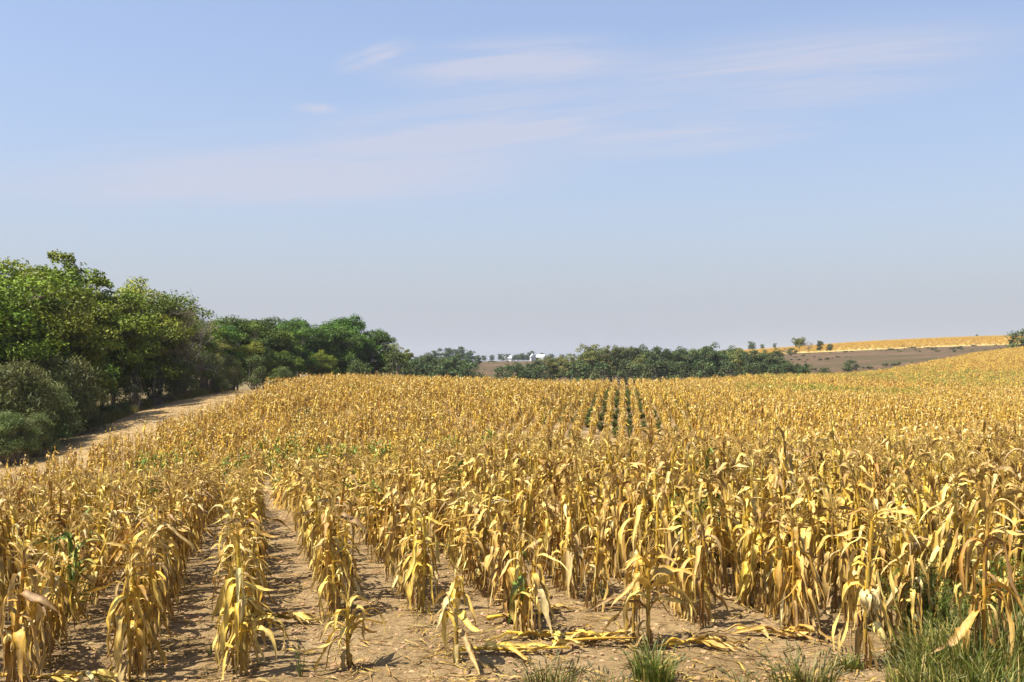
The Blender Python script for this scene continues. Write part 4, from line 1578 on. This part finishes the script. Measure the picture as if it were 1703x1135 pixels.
tuft(915, 7.75, 170, .20, .16, .34, 'sparse foxtail grass tuft at the bottom edge, left of the thick tuft', 1, .4)
tuft(1085, 8.0, 260, .16, .16, .40, 'thick green grass tuft under the short plant at the row end', 2, .2)
tuft(1012, 7.7, 60, .14, .12, .24, 'small thin grass tuft between the two larger ones', 3, .5)
tuft(1335, 7.85, 180, .26, .14, .40, 'foxtail grass tuft with many seed heads at the bottom edge, left of the tall grass', 4, .55)
tuft(1230, 7.7, 40, .12, .10, .3, 'few thin grass stems at the bottom edge', 5, .5)
tuft(1405, 8.35, 90, .13, .10, .2, 'short dark grass tuft at the foot of the plant with the white bent husk', 6, .1)

mb = MB()
grng = np.random.RandomState(31)
for (px, d, rx, ry, n, h0, h1) in ((1610, 7.9, .42, .45, 950, .30, .62), (1560, 8.4, .40, .5, 600, .25, .50), (1690, 8.3, .45, .8, 900, .40, .75), (1720, 9.4, .5, .8, 700, .45, .85), (1530, 7.7, .25, .3, 330, .2, .42), (1650, 9.6, .5, .6, 420, .4, .7), (1640, 7.3, .5, .3, 400, .3, .5)):
    X, Y = at(px, d)
    grass_blades(mb, grng, X, Y, n, rx, ry, h0, h1, z0=lambda a, b: gz(a, b), heads=.10, dry=.34, splay=.40)
o = link('grass', mb.mesh('grass', M_WEED))
set_props(o, 'tall green and straw coloured grass around the stalks in the bottom right corner', 'grass', kind='stuff')


def weed_parts(seed, H, W, n, leaf, pal, slim=.3):
    rng = np.random.RandomState(seed)
    st, fo = MB(), MB()
    for i in range(n):
        a = rng.uniform(0, 2 * PI); q = W * math.sqrt(rng.rand())
        h = H * rng.uniform(.55, 1.0) * (1.05 - .35 * q / W)
        tip = np.array((math.cos(a) * q, math.sin(a) * q, h))
        pth = branch_path(rng, (math.cos(a) * q * .12, math.sin(a) * q * .12, -.01), tip, 5, .05)
        v, f = tube(pth, np.linspace(.005, .0015, 5), 4, cap=False)
        st.add(v, f, A(.12, .13, .035))
        m = int(26 * h / .5)
        qs = []
        for k in range(m):
            s = rng.uniform(.15, 1.0) * 4
            k0 = min(3, int(s)); o_ = pth[k0] + (pth[k0 + 1] - pth[k0]) * (s - k0)
            d = rng.normal(size=3); d[2] = abs(d[2]) * .4 + .35; d /= np.linalg.norm(d)
            sd = np.cross(d, rng.normal(size=3)); sd /= np.linalg.norm(sd)
            L = leaf * rng.uniform(.6, 1.3)
            o2 = o_ + d * L
            mdd = o_ + d * L * .5
            qs.append([o_, mdd + sd * L * slim * .5, o2, mdd - sd * L * slim * .5])
        cc = np.array([pal[rng.randint(len(pal))] * rng.uniform(.7, 1.3) for _ in qs])
        fo.add_quads(np.array(qs), cc)
    return st, fo


PAL_W = [A(.125, .165, .018), A(.17, .20, .026), A(.095, .125, .016)]


def weed(px, d, H, W, n, leaf, label, seed, pal=PAL_W, slim=.25, name='weed'):
    X, Y = at(px, d)
    t = empty(name, (X, Y, gz(X, Y)), label, 'weed', 'green weeds among the corn')
    st, fo = weed_parts(seed, H, W, n, leaf, pal, slim)
    link('stems', st.mesh('weed_stems', M_WEED), t)
    link('foliage', fo.mesh('weed_foliage', M_WEED), t)


weed(503, 8.1, .42, .07, 5, .022, 'spindly sprig of weed on the bare soil right of the upright eared plant', 1, [A(.085, .11, .04), A(.11, .125, .05)], .5)
weed(545, 7.75, .10, .06, 6, .03, 'tiny leafy weed at the bottom edge below the stunted plant', 2, slim=.5)
weed(352, 8.7, .15, .05, 4, .022, 'tiny dark weed on the soil left of the upright eared plant', 3, [A(.06, .075, .03)], .5)
weed(455, 7.7, .08, .06, 5, .03, 'low weed sprout at the bottom edge below the eared plant', 11, slim=.5)
weed(1525, 9.0, .88, .36, 80, .045, 'bushy bright green weed between the white husk plant and the tall right plant', 4)
weed(1185, 11.6, 1.08, .30, 60, .05, 'green feathery weed growing among the corn right of centre', 5)
weed(1135, 12.0, 1.0, .2, 26, .05, 'small green weed just left of the feathery one among the corn', 6)
weed(1468, 10.6, 1.0, .12, 20, .04, 'narrow upright dark green weed behind the white husk plant', 7, [A(.05, .08, .018), A(.075, .10, .02)])
weed(1275, 10.4, .6, .12, 14, .04, 'thin dark weed at the foot of the row left of the white husk plant', 8, [A(.05, .075, .018)])
weed(1590, 10.8, .9, .3, 40, .05, 'dark green weed behind the tall plant at right', 9, [A(.05, .08, .018), A(.08, .11, .02)])
weed(1575, 8.7, .75, .25, 40, .045, 'leafy green weed in the tall grass left of the tallest plant', 12)
weed(1668, 8.9, .95, .28, 50, .045, 'leafy green weed climbing the stalks right of the tallest plant', 13)
weed(1700, 10.0, 1.1, .3, 50, .05, 'tall leafy weed among the stalks at the right edge', 14, [A(.075, .10, .018), A(.10, .13, .02)])
weed(1000, 10.6, .45, .1, 8, .04, 'small dark sprig of weed at the row foot behind the fallen stalks', 10, [A(.06, .075, .025)])

# weeds in the row gaps of the far slope, and scrub on the wood edge and pasture
weed_lib = bpy.data.collections.new('weed_library')
for k in range(4):
    st, fo = weed_parts(60 + k, .75, .30, 20, .11, [A(.085, .115, .018), A(.12, .145, .026), A(.15, .14, .03)], .35)
    st.join(fo)
    o = bpy.data.objects.new('weed_%02d' % k, st.mesh('weed_%02d' % k, M_WEED)); weed_lib.objects.link(o)
for k in range(4):
    b = MB()
    grass_blades(b, np.random.RandomState(90 + k), 0, 0, 120, .45, .45, .3, .8, heads=0, dry=.6, splay=.4)
    for i in range(len(b.c)):
        b.c[i] = b.c[i] * .75
    o = bpy.data.objects.new('weed_%02d' % (4 + k), b.mesh('weed_%02d' % (4 + k), M_WEED)); weed_lib.objects.link(o)
for k in range(3):
    b = MB()
    c0 = [np.array((lrng.uniform(-.5, .5), lrng.uniform(-.5, .5), lrng.uniform(.2, .7))) for _ in range(7)]
    leaf_cloud(b, lrng, c0, [.35] * 7, 420, .16, [A(.06, .07, .025)] * 7)
    o = bpy.data.objects.new('weed_%02d' % (8 + k), b.mesh('weed_%02d' % (8 + k), M_LEAF)); weed_lib.objects.link(o)
P, I, S, T = [], [], [], []
for x0 in xr:
    y = 50.0
    while y < 92:
        x = x0 + .40 + HILL_U * y
        u = x / y
        ok = (.03 < u < .21 and 54 < y < 95 and lrng.rand() < .42 * min(1, (y - 51) / 9) * (.35 + 1.1 * vnoise(x * .3, y * .16)) * min(1, (u - .02) / .05)) or (-.22 < u < -.19 and y < 70 and lrng.rand() < .4) or lrng.rand() < .012
        if ok and -.3 < u < .5:
            P.append((x + lrng.normal() * .05, y)); I.append(lrng.randint(4)); s = lrng.uniform(.45, .95); S.append((s, s, s * .9)); T.append((0, 0, lrng.uniform(0, 6.28)))
        y += .38
o = scatter_object('weeds', P, I, S, T, weed_lib, sink=.01)
set_props(o, 'dark green weeds filling the gaps between the corn rows on the far slope', 'weeds', kind='stuff')
P, I, S, T = [], [], [], []
for k in range(2600):
    y = lrng.uniform(44, 112)
    x = -30.6 + (vnoise([y * .2], [3.3])[0] - .5) * 3 - abs(lrng.normal()) * 1.6
    P.append((x, y)); I.append(4 + lrng.randint(4)); s = lrng.uniform(.5, 1.3); S.append((s, s, s)); T.append((0, 0, lrng.uniform(0, 6.28)))
o = scatter_object('edge_grass', P, I, S, T, weed_lib, sink=.01)
set_props(o, 'rough brownish grass along the foot of the wood beside the dirt strip', 'grass', kind='stuff')
P, I, S, T = [], [], [], []
for k in range(560):
    if lrng.rand() < .55:
        y = lrng.uniform(255, 468); u = lrng.uniform(.255, .50)
        if y < far_edge(u) + 4: continue
    else:
        y = lrng.uniform(300, 640); u = lrng.uniform(-.08, .10)
    x = u * y
    if vnoise([x * .02], [y * .03])[0] < .42: continue
    P.append((x, y)); I.append(8 + lrng.randint(3)); s = .5 + 1.3 * lrng.rand() ** 2; S.append((s * 1.3, s * 1.3, s * .8)); T.append((0, 0, lrng.uniform(0, 6.28)))
o = scatter_object('scrub', P, I, S, T, weed_lib, sink=.05)
set_props(o, 'scattered dark tufts of scrub on the brown pasture', 'scrub', kind='stuff')

# a grey dead limb on the dirt strip
X, Y = at(254, 71)
b = MB()
v, f = tube([(0, 0, .05), (.5, .1, .12), (.9, .1, .28), (1.2, .05, .55)], [.06, .05, .04, .02], 6); b.add(v, f, A(.33, .28, .23))
v, f = tube([(.6, .1, .16), (1.0, -.3, .3), (1.3, -.45, .36)], [.035, .025, .012], 5); b.add(v, f, A(.33, .28, .23))
o = link('dead_branch', b.mesh('dead_branch', M_BARK, True)); o.location = (X, Y, gz(X, Y)); o.rotation_euler = (0, 0, .2)
set_props(o, 'grey dead branch lying on the dirt strip at the edge of the wood', 'branch')

# ------------------------------------------------------------------ haze
def build_haze():
    m, t = new_mat('haze')
    v = N(t, 'ShaderNodeVolumePrincipled')
    v.inputs['Color'].default_value = (.86, .90, 1.0, 1)
    v.inputs['Density'].default_value = 0.00011
    v.inputs['Anisotropy'].default_value = 0.35
    o = N(t, 'ShaderNodeOutputMaterial')
    t.links.new(v.outputs[0], o.inputs['Volume'])
    b = MB()
    x0, x1, y0, y1, z0, z1 = -2500, 2500, -120, 2500, -8, 36
    b.add([(x0, y0, z0), (x1, y0, z0), (x1, y1, z0), (x0, y1, z0), (x0, y0, z1), (x1, y0, z1), (x1, y1, z1), (x0, y1, z1)],
          [(3, 2, 1, 0), (4, 5, 6, 7), (0, 1, 5, 4), (1, 2, 6, 5), (2, 3, 7, 6), (3, 0, 4, 7)], A(1, 1, 1))
    h = link('haze', b.mesh('haze', m))
    set_props(h, 'thin summer haze over the fields', 'haze', kind='stuff')


build_haze()
